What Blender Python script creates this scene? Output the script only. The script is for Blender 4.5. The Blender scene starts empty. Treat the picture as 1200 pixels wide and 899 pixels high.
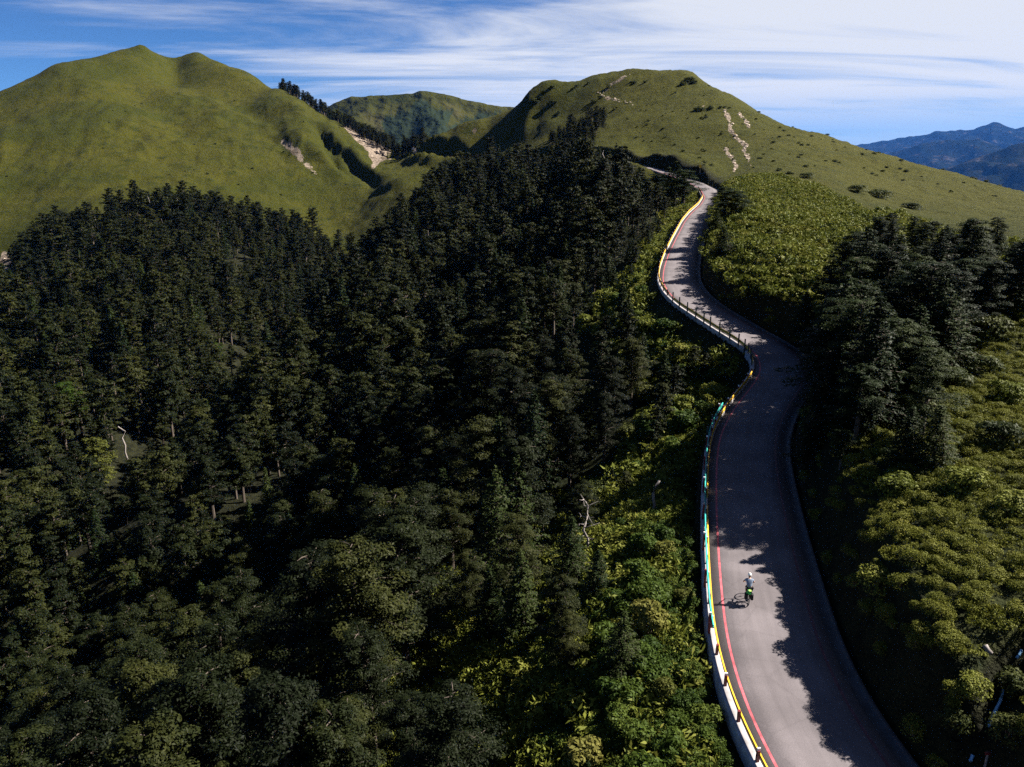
import bpy, bmesh, math, random
import numpy as np
from mathutils import Vector, Matrix

# ------------------------------------------------------------------ camera, sky, sun, exposure
SC = bpy.context.scene
COL = SC.collection
H = 22.0                      # camera height above the road, drone
PITCH = math.radians(16.5)
FPX = 924.0                   # focal length in units of a 1200 px wide picture
cam = bpy.data.cameras.new('camera'); camo = bpy.data.objects.new('camera', cam); COL.objects.link(camo)
cam.sensor_width = 36.0; cam.lens = 36.0 * FPX / 1200.0
cam.clip_start = 0.5; cam.clip_end = 120000
camo.location = (0, 0, H); camo.rotation_euler = (math.pi/2 - PITCH, 0, 0)
SC.camera = camo

SUN_AZ = math.radians(77)     # measured from +Y (view direction) towards +X (right)
SUN_EL = math.radians(41)
sd = Vector((math.sin(SUN_AZ)*math.cos(SUN_EL), math.cos(SUN_AZ)*math.cos(SUN_EL), math.sin(SUN_EL)))
sun = bpy.data.lights.new('sun', 'SUN'); suno = bpy.data.objects.new('sun', sun); COL.objects.link(suno)
sun.energy = 5.0; sun.angle = math.radians(0.5); sun.color = (1.0, 0.93, 0.83)
suno.rotation_euler = sd.to_track_quat('Z', 'Y').to_euler()
suno.location = (100, 20, 200)

SC.view_settings.view_transform = 'Standard'; SC.view_settings.look = 'None'
SC.view_settings.exposure = 2.0; SC.view_settings.gamma = 1.0
SC.render.engine = 'CYCLES'
SC.cycles.max_bounces = 4; SC.cycles.diffuse_bounces = 1; SC.cycles.glossy_bounces = 1
SC.cycles.transmission_bounces = 2; SC.cycles.transparent_max_bounces = 4; SC.cycles.volume_bounces = 0
SC.cycles.use_denoising = False

def make_world():
    w = bpy.data.worlds.new('World'); SC.world = w; w.use_nodes = True
    nt = w.node_tree; nt.nodes.clear(); N = nt.nodes.new; L = nt.links.new
    out = N('ShaderNodeOutputWorld'); bg = N('ShaderNodeBackground')
    sky = N('ShaderNodeTexSky'); sky.sky_type = 'NISHITA'; sky.sun_disc = False
    sky.sun_elevation = SUN_EL; sky.sun_rotation = SUN_AZ
    sky.altitude = 3200; sky.air_density = 1.0; sky.dust_density = 0.2; sky.ozone_density = 3.0
    # cirrus: noise on a flat layer high above (direction divided by its height)
    tc = N('ShaderNodeTexCoord'); sep = N('ShaderNodeSeparateXYZ'); L(tc.outputs['Generated'], sep.inputs[0])
    zz = N('ShaderNodeMath'); zz.operation = 'ADD'; zz.inputs[1].default_value = 0.10
    zc = N('ShaderNodeMath'); zc.operation = 'MAXIMUM'; zc.inputs[1].default_value = 0.03
    L(sep.outputs['Z'], zz.inputs[0]); L(zz.outputs[0], zc.inputs[0])
    dx = N('ShaderNodeMath'); dx.operation = 'DIVIDE'; L(sep.outputs['X'], dx.inputs[0]); L(zc.outputs[0], dx.inputs[1])
    dy = N('ShaderNodeMath'); dy.operation = 'DIVIDE'; L(sep.outputs['Y'], dy.inputs[0]); L(zc.outputs[0], dy.inputs[1])
    cb = N('ShaderNodeCombineXYZ'); L(dx.outputs[0], cb.inputs[0]); L(dy.outputs[0], cb.inputs[1])
    mp = N('ShaderNodeMapping'); mp.inputs['Rotation'].default_value = (0, 0, math.radians(24)); mp.inputs['Scale'].default_value = (0.26, 0.80, 1)
    mp.inputs['Location'].default_value = (2.3, 0.7, 0)
    L(cb.outputs[0], mp.inputs[0])
    n1 = N('ShaderNodeTexNoise'); n1.inputs['Scale'].default_value = 1.35; n1.inputs['Detail'].default_value = 12; n1.inputs['Roughness'].default_value = 0.62; n1.inputs['Distortion'].default_value = 0.7
    L(mp.outputs[0], n1.inputs['Vector'])
    mp2 = N('ShaderNodeMapping'); mp2.inputs['Rotation'].default_value = (0, 0, math.radians(10)); mp2.inputs['Scale'].default_value = (0.05, 0.16, 1); mp2.inputs['Location'].default_value = (0.4, 0.1, 0)
    L(cb.outputs[0], mp2.inputs[0])
    n2 = N('ShaderNodeTexNoise'); n2.inputs['Scale'].default_value = 1.0; n2.inputs['Detail'].default_value = 3
    L(mp2.outputs[0], n2.inputs['Vector'])
    # the veil is thicker towards the right of the view
    veil = N('ShaderNodeMath'); veil.operation = 'MULTIPLY_ADD'; veil.inputs[1].default_value = 0.34; veil.inputs[2].default_value = 0.05
    L(sep.outputs['X'], veil.inputs[0])
    a1 = N('ShaderNodeMath'); a1.operation = 'MULTIPLY_ADD'; a1.inputs[1].default_value = 0.5; L(n2.outputs['Fac'], a1.inputs[0]); L(veil.outputs[0], a1.inputs[2])
    a2 = N('ShaderNodeMath'); a2.operation = 'ADD'; L(n1.outputs['Fac'], a2.inputs[0]); L(a1.outputs[0], a2.inputs[1])
    mr = N('ShaderNodeMapRange'); mr.interpolation_type = 'SMOOTHSTEP'; mr.inputs['From Min'].default_value = 0.62; mr.inputs['From Max'].default_value = 0.95
    L(a2.outputs[0], mr.inputs['Value'])
    # cirrus thins out just above the far horizon
    hz = N('ShaderNodeMapRange'); hz.interpolation_type = 'SMOOTHSTEP'; hz.inputs['From Min'].default_value = 0.015; hz.inputs['From Max'].default_value = 0.075; hz.inputs['To Min'].default_value = 0.40
    L(sep.outputs['Z'], hz.inputs['Value'])
    fac = N('ShaderNodeMath'); fac.operation = 'MULTIPLY'; L(mr.outputs[0], fac.inputs[0]); L(hz.outputs[0], fac.inputs[1])
    ov = N('ShaderNodeMapRange'); ov.interpolation_type = 'SMOOTHSTEP'; ov.inputs['From Min'].default_value = 0.14; ov.inputs['From Max'].default_value = 0.5; ov.inputs['To Min'].default_value = 0.93; ov.inputs['To Max'].default_value = 0.2
    L(sep.outputs['Z'], ov.inputs['Value'])     # mostly blue overhead, as at the top edge of the photograph
    fa2 = N('ShaderNodeMath'); fa2.operation = 'MULTIPLY'; L(fac.outputs[0], fa2.inputs[0]); L(ov.outputs[0], fa2.inputs[1])
    mx = N('ShaderNodeMix'); mx.data_type = 'RGBA'
    tint = N('ShaderNodeMix'); tint.data_type = 'RGBA'; tint.blend_type = 'MULTIPLY'; tint.inputs['Factor'].default_value = 1.0; tint.inputs['B'].default_value = (.20, .325, .48, 1)
    L(sky.outputs[0], tint.inputs['A'])
    L(fa2.outputs[0], mx.inputs['Factor']); L(tint.outputs['Result'], mx.inputs['A']); mx.inputs['B'].default_value = (4.2, 4.3, 4.5, 1)
    L(mx.outputs['Result'], bg.inputs['Color']); bg.inputs['Strength'].default_value = 0.05
    L(bg.outputs[0], out.inputs['Surface'])
make_world()

# ------------------------------------------------------------------ small helpers
def ray(u, v):
    a = u - 600.0; b = v - 449.5
    return np.array([a, FPX*math.cos(PITCH) - b*math.sin(PITCH), -FPX*math.sin(PITCH) - b*math.cos(PITCH)])
def at_z(u, v, z):
    d = ray(u, v); t = (z - H)/d[2]; return d*t + np.array([0, 0, H])
def at_r(u, v, r):
    d = ray(u, v); t = r/math.hypot(d[0], d[1]); return d*t + np.array([0, 0, H])
def project(x, y, z):
    z = z - H
    fw = y*math.cos(PITCH) - z*math.sin(PITCH); up = y*math.sin(PITCH) + z*math.cos(PITCH)
    fw = np.where(np.abs(fw) < 1e-3, 1e-3, fw)
    u = 600 + FPX*x/fw; v = 449.5 - FPX*up/fw
    return np.where(fw > 0.5, u, -9e4), np.where(fw > 0.5, v, -9e4)
def in_poly(u, v, poly):
    u = np.asarray(u, float); v = np.asarray(v, float); c = np.zeros(u.shape, bool); n = len(poly)
    for i in range(n):
        x1, y1 = poly[i]; x2, y2 = poly[(i+1) % n]
        if y1 == y2: continue
        k = ((y1 > v) != (y2 > v)) & (u < (x2 - x1)*(v - y1)/(y2 - y1) + x1)
        c ^= k
    return c
RS = np.random.RandomState(7)
_perm = RS.permutation(512); _perm = np.concatenate([_perm, _perm, _perm])
_grad = np.stack([np.cos(np.linspace(0, 2*np.pi, 512, False)), np.sin(np.linspace(0, 2*np.pi, 512, False))], 1)
def perlin(x, y):
    xi = np.floor(x).astype(np.int64); yi = np.floor(y).astype(np.int64); xf = x - xi; yf = y - yi
    xi &= 511; yi &= 511
    u = xf*xf*xf*(xf*(xf*6 - 15) + 10); v = yf*yf*yf*(yf*(yf*6 - 15) + 10)
    def g(ix, iy, fx, fy):
        h = _perm[_perm[ix & 511] + (iy & 511)] & 511; gg = _grad[h]; return gg[..., 0]*fx + gg[..., 1]*fy
    a = g(xi, yi, xf, yf); b = g(xi+1, yi, xf-1, yf); c = g(xi, yi+1, xf, yf-1); d = g(xi+1, yi+1, xf-1, yf-1)
    return (a + u*(b-a)) + v*((c + u*(d-c)) - (a + u*(b-a)))
def fbm(x, y, o=4, g=0.5):
    s = 0; a = 1.0; f = 1.0
    for i in range(o):
        s = s + a*perlin(x*f + 17.3*i, y*f - 9.1*i); a *= g; f *= 2.03
    return s

def mesh_np(name, verts, faces, smooth=False):
    """verts (N,3); faces (M,k) array or list of lists"""
    me = bpy.data.meshes.new(name)
    verts = np.asarray(verts, np.float32)
    if isinstance(faces, np.ndarray):
        m, k = faces.shape
        me.vertices.add(len(verts)); me.vertices.foreach_set('co', verts.ravel())
        me.loops.add(m*k); me.loops.foreach_set('vertex_index', faces.astype(np.int32).ravel())
        me.polygons.add(m); me.polygons.foreach_set('loop_start', np.arange(0, m*k, k, dtype=np.int32))
        me.update(calc_edges=True)
    else:
        me.from_pydata([tuple(map(float, p)) for p in verts], [], [list(map(int, f)) for f in faces]); me.update()
    if smooth: me.polygons.foreach_set('use_smooth', np.ones(len(me.polygons), bool))
    return me
def obj(name, me, mat=None, parent=None, loc=None, **props):
    o = bpy.data.objects.new(name, me); COL.objects.link(o)
    if mat is not None and me is not None and not me.materials: me.materials.append(mat)
    if parent is not None: o.parent = parent
    if loc is not None: o.location = loc
    for k, v in props.items(): o[k] = v
    return o
def tag(o, label, cat, group=None):
    o['label'] = label; o['category'] = cat
    if group: o['group'] = group
    return o
def empty(name, loc=(0, 0, 0), rz=0.0, scale=1.0):
    o = bpy.data.objects.new(name, None); COL.objects.link(o); o.location = loc; o.rotation_euler = (0, 0, rz)
    o.scale = (scale,)*3; o.empty_display_size = 0.3
    return o
class MB:
    def __init__(s): s.v = []; s.f = []
    def add(s, v, f):
        o = len(s.v); s.v += [tuple(map(float, p)) for p in v]; s.f += [[i + o for i in q] for q in f]; return s
    def box(s, c, d, rot=None):
        x, y, z = (q/2 for q in d); pts = [(-x,-y,-z),(x,-y,-z),(x,y,-z),(-x,y,-z),(-x,-y,z),(x,-y,z),(x,y,z),(-x,y,z)]
        if rot is not None: pts = [tuple(rot @ Vector(p)) for p in pts]
        pts = [(p[0]+c[0], p[1]+c[1], p[2]+c[2]) for p in pts]
        return s.add(pts, [(0,3,2,1),(4,5,6,7),(0,1,5,4),(1,2,6,5),(2,3,7,6),(3,0,4,7)])
    def tube(s, pts, rad, n=6, cap=True):
        pts = [Vector(p) for p in pts]
        if not hasattr(rad, '__len__'): rad = [rad]*len(pts)
        vs = []; fs = []
        for i, p in enumerate(pts):
            t = (pts[min(i+1, len(pts)-1)] - pts[max(i-1, 0)]).normalized()
            a = t.cross(Vector((0, 0, 1)) if abs(t.z) < 0.95 else Vector((1, 0, 0))).normalized(); b = t.cross(a)
            for k in range(n):
                an = 2*math.pi*k/n; vs.append(p + (a*math.cos(an) + b*math.sin(an))*rad[i])
        for i in range(len(pts)-1):
            for k in range(n):
                fs.append((i*n+k, (i+1)*n+k, (i+1)*n+(k+1) % n, i*n+(k+1) % n))
        if cap: fs.append(tuple(range(n))); fs.append(tuple(reversed(range((len(pts)-1)*n, len(pts)*n))))
        return s.add(vs, fs)
    def ring(s, c, R, r, axis='x', n=20, m=6):
        vs = []; fs = []
        for i in range(n):
            a = 2*math.pi*i/n
            for k in range(m):
                b = 2*math.pi*k/m; q = R + r*math.cos(b); w = r*math.sin(b)
                vs.append((c[0]+w, c[1]+q*math.cos(a), c[2]+q*math.sin(a)))
        for i in range(n):
            for k in range(m):
                fs.append((i*m+k, i*m+(k+1) % m, ((i+1) % n)*m+(k+1) % m, ((i+1) % n)*m+k))
        return s.add(vs, fs)
    def ball(s, c, d, n=10, m=6):
        vs = [(c[0], c[1], c[2]+d[2])]; fs = []
        for j in range(1, m):
            p = math.pi*j/m
            for i in range(n):
                a = 2*math.pi*i/n; vs.append((c[0]+d[0]*math.sin(p)*math.cos(a), c[1]+d[1]*math.sin(p)*math.sin(a), c[2]+d[2]*math.cos(p)))
        vs.append((c[0], c[1], c[2]-d[2]))
        for i in range(n): fs.append((0, 1+i, 1+(i+1) % n))
        for j in range(m-2):
            for i in range(n): fs.append((1+j*n+i, 1+(j+1)*n+i, 1+(j+1)*n+(i+1) % n, 1+j*n+(i+1) % n))
        for i in range(n): fs.append((1+(m-2)*n+(i+1) % n, 1+(m-2)*n+i, len(vs)-1))
        return s.add(vs, fs)
    def mesh(s, name, smooth=False): return mesh_np(name, s.v, s.f, smooth)

# ------------------------------------------------------------------ materials
def mat_new(name):
    m = bpy.data.materials.new(name); m.use_nodes = True
    nt = m.node_tree; b = nt.nodes['Principled BSDF']; return m, nt, b, nt.nodes.new, nt.links.new
def simple(name, col, rough=0.7, metal=0.0, var=0.12, scale=6.0, spec=0.3, bump=0.0):
    m, nt, b, N, L = mat_new(name)
    tc = N('ShaderNodeTexCoord'); no = N('ShaderNodeTexNoise'); no.inputs['Scale'].default_value = scale; no.inputs['Detail'].default_value = 5
    L(tc.outputs['Object'], no.inputs['Vector'])
    mr = N('ShaderNodeMapRange'); mr.inputs['From Min'].default_value = 0.3; mr.inputs['From Max'].default_value = 0.7; mr.inputs['To Min'].default_value = 1-var; mr.inputs['To Max'].default_value = 1+var
    L(no.outputs['Fac'], mr.inputs['Value'])
    mu = N('ShaderNodeMix'); mu.data_type = 'RGBA'; mu.blend_type = 'MULTIPLY'; mu.inputs['Factor'].default_value = 1; mu.inputs['A'].default_value = (*col, 1)
    L(mr.outputs[0], mu.inputs['B']); L(mu.outputs['Result'], b.inputs['Base Color'])
    b.inputs['Roughness'].default_value = rough; b.inputs['Metallic'].default_value = metal; b.inputs['Specular IOR Level'].default_value = spec
    if bump:
        bp = N('ShaderNodeBump'); bp.inputs['Strength'].default_value = bump; bp.inputs['Distance'].default_value = 0.02
        L(no.outputs['Fac'], bp.inputs['Height']); L(bp.outputs[0], b.inputs['Normal'])
    return m
def leaf_mat(name, c1, c2, c3, trans=0.25, rough=0.6, nscale=0.6, each=0.70):
    """c1..c3: range of leaf colours, chosen by the plant and by clump"""
    m, nt, b, N, L = mat_new(name)
    oi = N('ShaderNodeObjectInfo'); ge = N('ShaderNodeNewGeometry'); tc = N('ShaderNodeTexCoord')
    no = N('ShaderNodeTexNoise'); no.inputs['Scale'].default_value = nscale; no.inputs['Detail'].default_value = 3; L(tc.outputs['Object'], no.inputs['Vector'])
    ad = N('ShaderNodeMath'); ad.operation = 'MULTIPLY_ADD'; ad.inputs[1].default_value = each; L(oi.outputs['Random'], ad.inputs[0])
    m3 = N('ShaderNodeMath'); m3.operation = 'MULTIPLY_ADD'; m3.inputs[1].default_value = 0.22; m3.inputs[2].default_value = -0.12; L(ge.outputs['Random Per Island'], m3.inputs[0])
    m4 = N('ShaderNodeMath'); m4.operation = 'MULTIPLY_ADD'; m4.inputs[1].default_value = 0.9; L(no.outputs['Fac'], m4.inputs[0]); L(m3.outputs[0], m4.inputs[2])
    L(m4.outputs[0], ad.inputs[2])
    sb = N('ShaderNodeMath'); sb.operation = 'SUBTRACT'; sb.inputs[1].default_value = 0.30 - (.70-each)*.5; L(ad.outputs[0], sb.inputs[0])
    cr = N('ShaderNodeValToRGB'); e = cr.color_ramp.elements
    e[0].position = 0.15; e[0].color = (*c1, 1); e[1].position = 0.9; e[1].color = (*c3, 1)
    x = cr.color_ramp.elements.new(0.5); x.color = (*c2, 1)
    L(sb.outputs[0], cr.inputs[0]); L(cr.outputs[0], b.inputs['Base Color'])
    b.inputs['Roughness'].default_value = rough; b.inputs['Specular IOR Level'].default_value = 0.06
    if trans:
        tr = N('ShaderNodeBsdfTranslucent'); L(cr.outputs[0], tr.inputs['Color'])
        ms = N('ShaderNodeMixShader'); ms.inputs[0].default_value = trans
        L(b.outputs[0], ms.inputs[1]); L(tr.outputs[0], ms.inputs[2]); L(ms.outputs[0], nt.nodes['Material Output'].inputs['Surface'])
    return m
M = {}
M['hemlock'] = leaf_mat('hemlock_needles', (.0040,.0062,.0023), (.0085,.0120,.0035), (.0235,.0262,.0062), trans=.10)
M['fir'] = leaf_mat('fir_needles', (.0046,.0092,.0030), (.0098,.0178,.0046), (.0240,.0330,.0075), trans=.10)
M['broad'] = leaf_mat('broad_leaves', (.020,.036,.006), (.038,.060,.009), (.070,.088,.015), trans=.25)
M['yellow'] = leaf_mat('yellowing_leaves', (0.0555,0.0629,0.0133), (0.0888,0.0925,0.0192), (0.1295,0.1184,0.0296), trans=.3)
M['cane'] = leaf_mat('cane_leaves', (.046,.060,.009), (.094,.106,.016), (.165,.152,.032), trans=.2, nscale=.25, each=.35)
M['carpet'] = leaf_mat('dwarf_cane_leaves', (.052,.062,.009), (.098,.104,.015), (.155,.145,.027), trans=.2, nscale=.5, each=.22)
M['scrub'] = leaf_mat('scrub_leaves', (0.0178,0.0252,0.0089), (0.0355,0.0444,0.0118), (0.0629,0.0681,0.0178), trans=.2)
M['bark'] = simple('bark', (0.0600,0.0464,0.0368), .9, var=.35, scale=9, bump=.6)
M['deadwood'] = simple('dead_wood', (.17,.15,.14), .9, var=.35, scale=7, bump=.4)
M['deadred'] = simple('dead_needles', (0.1200,0.0760,0.0640), .9, var=.3, scale=3)
M['concrete'] = simple('concrete', (.25,.235,.235), .88, var=.35, scale=1.7, bump=.4)
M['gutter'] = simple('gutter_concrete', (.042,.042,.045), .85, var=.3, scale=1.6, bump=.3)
M['yellowpaint'] = simple('yellow_paint', (.46,.27,.012), .45, var=.3, scale=5)
M['teal'] = simple('teal_paint', (.02,.26,.23), .4, var=.15, scale=5)
M['postred'] = simple('red_post_paint', (0.1280,0.0160,0.0176), .5, var=.2, scale=9)
M['postdark'] = simple('dark_green_post_paint', (0.0240,0.0400,0.0400), .5, var=.2, scale=9)
M['galv'] = simple('galvanised_steel', (0.2400,0.2400,0.2480), .45, metal=.6, var=.2)
M['white'] = simple('white_plastic', (.75,.75,.75), .4, var=.05)
M['redshaded'] = simple('shade_darkened_red_road_paint', (.085,.034,.038), .8, var=.4, scale=2.5)  # red line paint darkened so its colour carries the shade of the bank
M['redline'] = simple('red_road_paint', (.33,.062,.078), .75, var=.45, scale=2.5)
M['rock'] = simple('pale_rock', (0.3360,0.2720,0.2160), .9, var=.4, scale=1.2, bump=.8)
M['darkrock'] = simple('grey_rock', (0.1040,0.0920,0.0800), .9, var=.45, scale=1.0, bump=.8)

def asphalt():
    m, nt, b, N, L = mat_new('asphalt')
    uv = N('ShaderNodeUVMap'); uv.uv_map = 'road'
    geo = N('ShaderNodeNewGeometry')
    n1 = N('ShaderNodeTexNoise'); n1.inputs['Scale'].default_value = 26; n1.inputs['Detail'].default_value = 6; n1.inputs['Roughness'].default_value = .75; L(geo.outputs['Position'], n1.inputs['Vector'])
    mp = N('ShaderNodeMapping'); mp.inputs['Scale'].default_value = (1.5, .07, 1); L(uv.outputs[0], mp.inputs[0])
    n2 = N('ShaderNodeTexNoise'); n2.inputs['Scale'].default_value = 1.5; n2.inputs['Detail'].default_value = 6; n2.inputs['Roughness'].default_value = .6; L(mp.outputs[0], n2.inputs['Vector'])
    n3 = N('ShaderNodeTexNoise'); n3.inputs['Scale'].default_value = .32; n3.inputs['Detail'].default_value = 4; L(geo.outputs['Position'], n3.inputs['Vector'])
    sp = N('ShaderNodeSeparateXYZ'); L(uv.outputs[0], sp.inputs[0])
    # dirt lying along both edges of the carriageway
    ab = N('ShaderNodeMath'); ab.operation = 'ABSOLUTE'; L(sp.outputs[0], ab.inputs[0])
    ed = N('ShaderNodeMapRange'); ed.inputs['From Min'].default_value = 1.9; ed.inputs['From Max'].default_value = 2.55; L(ab.outputs[0], ed.inputs['Value'])
    edn = N('ShaderNodeMath'); edn.operation = 'MULTIPLY'; L(ed.outputs[0], edn.inputs[0]); L(n3.outputs['Fac'], edn.inputs[1])
    r1 = N('ShaderNodeValToRGB'); e = r1.color_ramp.elements; e[0].position = .3; e[0].color = (.076,.067,.072,1); e[1].position = .7; e[1].color = (.136,.121,.127,1); L(n1.outputs['Fac'], r1.inputs[0])
    r2 = N('ShaderNodeMapRange'); r2.inputs['From Min'].default_value = .3; r2.inputs['From Max'].default_value = .7; r2.inputs['To Min'].default_value = .84; r2.inputs['To Max'].default_value = 1.12; L(n2.outputs['Fac'], r2.inputs['Value'])
    mu = N('ShaderNodeMix'); mu.data_type = 'RGBA'; mu.blend_type = 'MULTIPLY'; mu.inputs['Factor'].default_value = 1; L(r1.outputs[0], mu.inputs['A']); L(r2.outputs[0], mu.inputs['B'])
    vo = N('ShaderNodeTexVoronoi'); vo.feature = 'DISTANCE_TO_EDGE'; vo.inputs['Scale'].default_value = .55
    wp = N('ShaderNodeMix'); wp.data_type = 'VECTOR'; wp.inputs['Factor'].default_value = .35; L(geo.outputs['Position'], wp.inputs['A']); L(n1.outputs['Color'], wp.inputs['B']); L(wp.outputs['Result'], vo.inputs['Vector'])
    ck = N('ShaderNodeMapRange'); ck.inputs['From Min'].default_value = .0; ck.inputs['From Max'].default_value = .012; ck.inputs['To Min'].default_value = .8; ck.inputs['To Max'].default_value = 1.0; L(vo.outputs['Distance'], ck.inputs['Value'])
    pt = N('ShaderNodeMapRange'); pt.inputs['From Min'].default_value = .42; pt.inputs['From Max'].default_value = .60; pt.inputs['To Min'].default_value = .86; pt.inputs['To Max'].default_value = 1.12; L(n3.outputs['Fac'], pt.inputs['Value'])
    cm = N('ShaderNodeMath'); cm.operation = 'MULTIPLY'; L(ck.outputs[0], cm.inputs[0]); L(pt.outputs[0], cm.inputs[1])
    mu2 = N('ShaderNodeMix'); mu2.data_type = 'RGBA'; mu2.blend_type = 'MULTIPLY'; mu2.inputs['Factor'].default_value = 1; L(mu.outputs['Result'], mu2.inputs['A']); L(cm.outputs[0], mu2.inputs['B']); mu = mu2
    md = N('ShaderNodeMix'); md.data_type = 'RGBA'; L(edn.outputs[0], md.inputs['Factor']); L(mu.outputs['Result'], md.inputs['A']); md.inputs['B'].default_value = (.045,.037,.032,1)
    L(md.outputs['Result'], b.inputs['Base Color']); b.inputs['Roughness'].default_value = .92; b.inputs['Specular IOR Level'].default_value = .15
    bp = N('ShaderNodeBump'); bp.inputs['Strength'].default_value = .5; bp.inputs['Distance'].default_value = .01; L(n1.outputs['Fac'], bp.inputs['Height']); L(bp.outputs[0], b.inputs['Normal'])
    return m
M['asphalt'] = asphalt()

def terrain_mat():
    m, nt, b, N, L = mat_new('hill_ground')
    at = N('ShaderNodeAttribute'); at.attribute_name = 'cover'; at.attribute_type = 'GEOMETRY'
    at2 = N('ShaderNodeAttribute'); at2.attribute_name = 'tone'; at2.attribute_type = 'GEOMETRY'
    sp = N('ShaderNodeSeparateColor'); L(at.outputs['Color'], sp.inputs[0])
    geo = N('ShaderNodeNewGeometry')
    def noise(s, d=5, r=.6, src=None):
        n = N('ShaderNodeTexNoise'); n.inputs['Scale'].default_value = s; n.inputs['Detail'].default_value = d; n.inputs['Roughness'].default_value = r
        L(src or geo.outputs['Position'], n.inputs['Vector']); return n
    big = noise(.009, 5); mid = noise(.07, 6, .65); fin = noise(.6, 6, .7); vf = noise(5.0, 4, .7)
    def mixn(a, bb, f):
        x = N('ShaderNodeMix'); x.data_type = 'RGBA'
        for s, q in (('A', a), ('B', bb)):
            if isinstance(q, tuple): x.inputs[s].default_value = (*q, 1)
            else: L(q, x.inputs[s])
        if isinstance(f, float): x.inputs['Factor'].default_value = f
        else: L(f, x.inputs['Factor'])
        return x.outputs['Result']
    def ramp(src, a, c):
        r = N('ShaderNodeMapRange'); r.interpolation_type = 'SMOOTHSTEP'; r.inputs['From Min'].default_value = a; r.inputs['From Max'].default_value = c; L(src, r.inputs['Value']); return r.outputs[0]
    g = mixn((0.0230,0.0272,0.0022), (0.0382,0.0379,0.0035), ramp(big.outputs['Fac'], .35, .65))
    g = mixn(g, (0.0184,0.0231,0.0020), ramp(mid.outputs['Fac'], .50, .68))
    g = mixn(g, (0.0453,0.0409,0.0049), ramp(fin.outputs['Fac'], .52, .75))
    g = mixn(g, (0.0147,0.0187,0.0017), ramp(fin.outputs['Fac'], .45, .25))
    g = mixn(g, (0.0459,0.0457,0.0038), at2.outputs['Fac'])
    rk = mixn((.13,.098,.075), (.25,.205,.16), ramp(fin.outputs['Fac'], .35, .65))
    rk = mixn(rk, (.085,.065,.045), ramp(mid.outputs['Fac'], .50, .62))
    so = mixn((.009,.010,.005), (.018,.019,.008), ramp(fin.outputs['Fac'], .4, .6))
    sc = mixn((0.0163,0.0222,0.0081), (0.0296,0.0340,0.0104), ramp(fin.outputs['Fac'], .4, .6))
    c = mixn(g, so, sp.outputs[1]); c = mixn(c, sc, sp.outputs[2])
    # rock edges broken up by noise
    rr = N('ShaderNodeMath'); rr.operation = 'ADD'; L(sp.outputs[0], rr.inputs[0]); L(mid.outputs['Fac'], rr.inputs[1])
    c = mixn(c, rk, ramp(rr.outputs[0], .95, 1.08))
    L(c, b.inputs['Base Color']); b.inputs['Roughness'].default_value = .95; b.inputs['Specular IOR Level'].default_value = .08
    b1 = N('ShaderNodeBump'); b1.inputs['Strength'].default_value = .9; b1.inputs['Distance'].default_value = 2.2; L(fin.outputs['Fac'], b1.inputs['Height'])
    b2 = N('ShaderNodeBump'); b2.inputs['Strength'].default_value = .6; b2.inputs['Distance'].default_value = 8.0; L(mid.outputs['Fac'], b2.inputs['Height']); L(b1.outputs[0], b2.inputs['Normal'])
    b3 = N('ShaderNodeBump'); b3.inputs['Strength'].default_value = .5; b3.inputs['Distance'].default_value = .25; L(vf.outputs['Fac'], b3.inputs['Height']); L(b2.outputs[0], b3.inputs['Normal'])
    L(b3.outputs[0], b.inputs['Normal'])
    return m
M['terrain'] = terrain_mat()

# ------------------------------------------------------------------ the road line
ROWS = [(899,893,1055,0),(850,872,1015,0),(800,856,985,0),(750,845,962,0),(700,838,950,0),(650,833,938,0),(600,829,928,0),(550,826,922,0),(520,830,918,0),(500,840,920,0),(480,852,928,0),(460,869,940,.1),(440,884,950,.4),(420,882,946,.8),(405,870,925,1.2),(390,845,895,1.7),(375,822,870,2.2),(360,797,845,2.8),(345,778,828,3.4),(330,770,818,4),(315,774,815,4.5),(300,781,815,5),(280,789,822,5.6),(260,798,830,6.4),(250,808,834,7),(240,820,842,7.6),(232,825,845,8.2),(222,820,838,9.2)]
rp = [np.array([14.2, 8.0, 0.0]), np.array([12.7, 16.0, 0.0])]
for v, l, r, z in ROWS: rp.append(at_z((l+r)/2, v, z*1.1))
for u, v, r in ((812,213,292),(786,204,322),(763,197,352),(735,192,390),(700,189,430),(650,186,500),(600,184,575),(565,183.5,640),(530,184.5,690),(495,186.5,730),(470,188,765),(455,190,800)):
    rp.append(at_r(u, v, r))
rp = np.array(rp)
def resample(p, step, sm):
    for _ in range(2):
        d = np.r_[0, np.cumsum(np.linalg.norm(np.diff(p[:, :2], axis=0), axis=1))]
        n = int(d[-1]/step); s = np.linspace(0, d[-1], n)
        p = np.stack([np.interp(s, d, p[:, i]) for i in range(3)], 1)
        k = int(sm/step); ker = np.hanning(2*k+3)[1:-1]; ker /= ker.sum(); kk = len(ker)//2
        q = np.stack([np.convolve(np.r_[2*p[0, i]-p[kk:0:-1, i], p[:, i], 2*p[-1, i]-p[-2:-kk-2:-1, i]], ker, 'valid') for i in range(3)], 1)
        p = q
    return p
RC = resample(rp, 0.5, 3.0)
_t = np.gradient(RC[:, :2], axis=0); _t /= np.linalg.norm(_t, axis=1)[:, None]
RN = np.stack([_t[:, 1], -_t[:, 0]], 1)            # unit vector to the right of travel
RSS = np.r_[0, np.cumsum(np.linalg.norm(np.diff(RC[:, :2], axis=0), axis=1))]
HW = 2.6
def road_idx(u, v):
    pu, pv = project(RC[:, 0], RC[:, 1], RC[:, 2]); return int(np.argmin((pu-u)**2 + (pv-v)**2))
def rpt(i, d, dz=0.0): return np.array([RC[i, 0]+RN[i, 0]*d, RC[i, 1]+RN[i, 1]*d, RC[i, 2]+dz])

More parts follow.
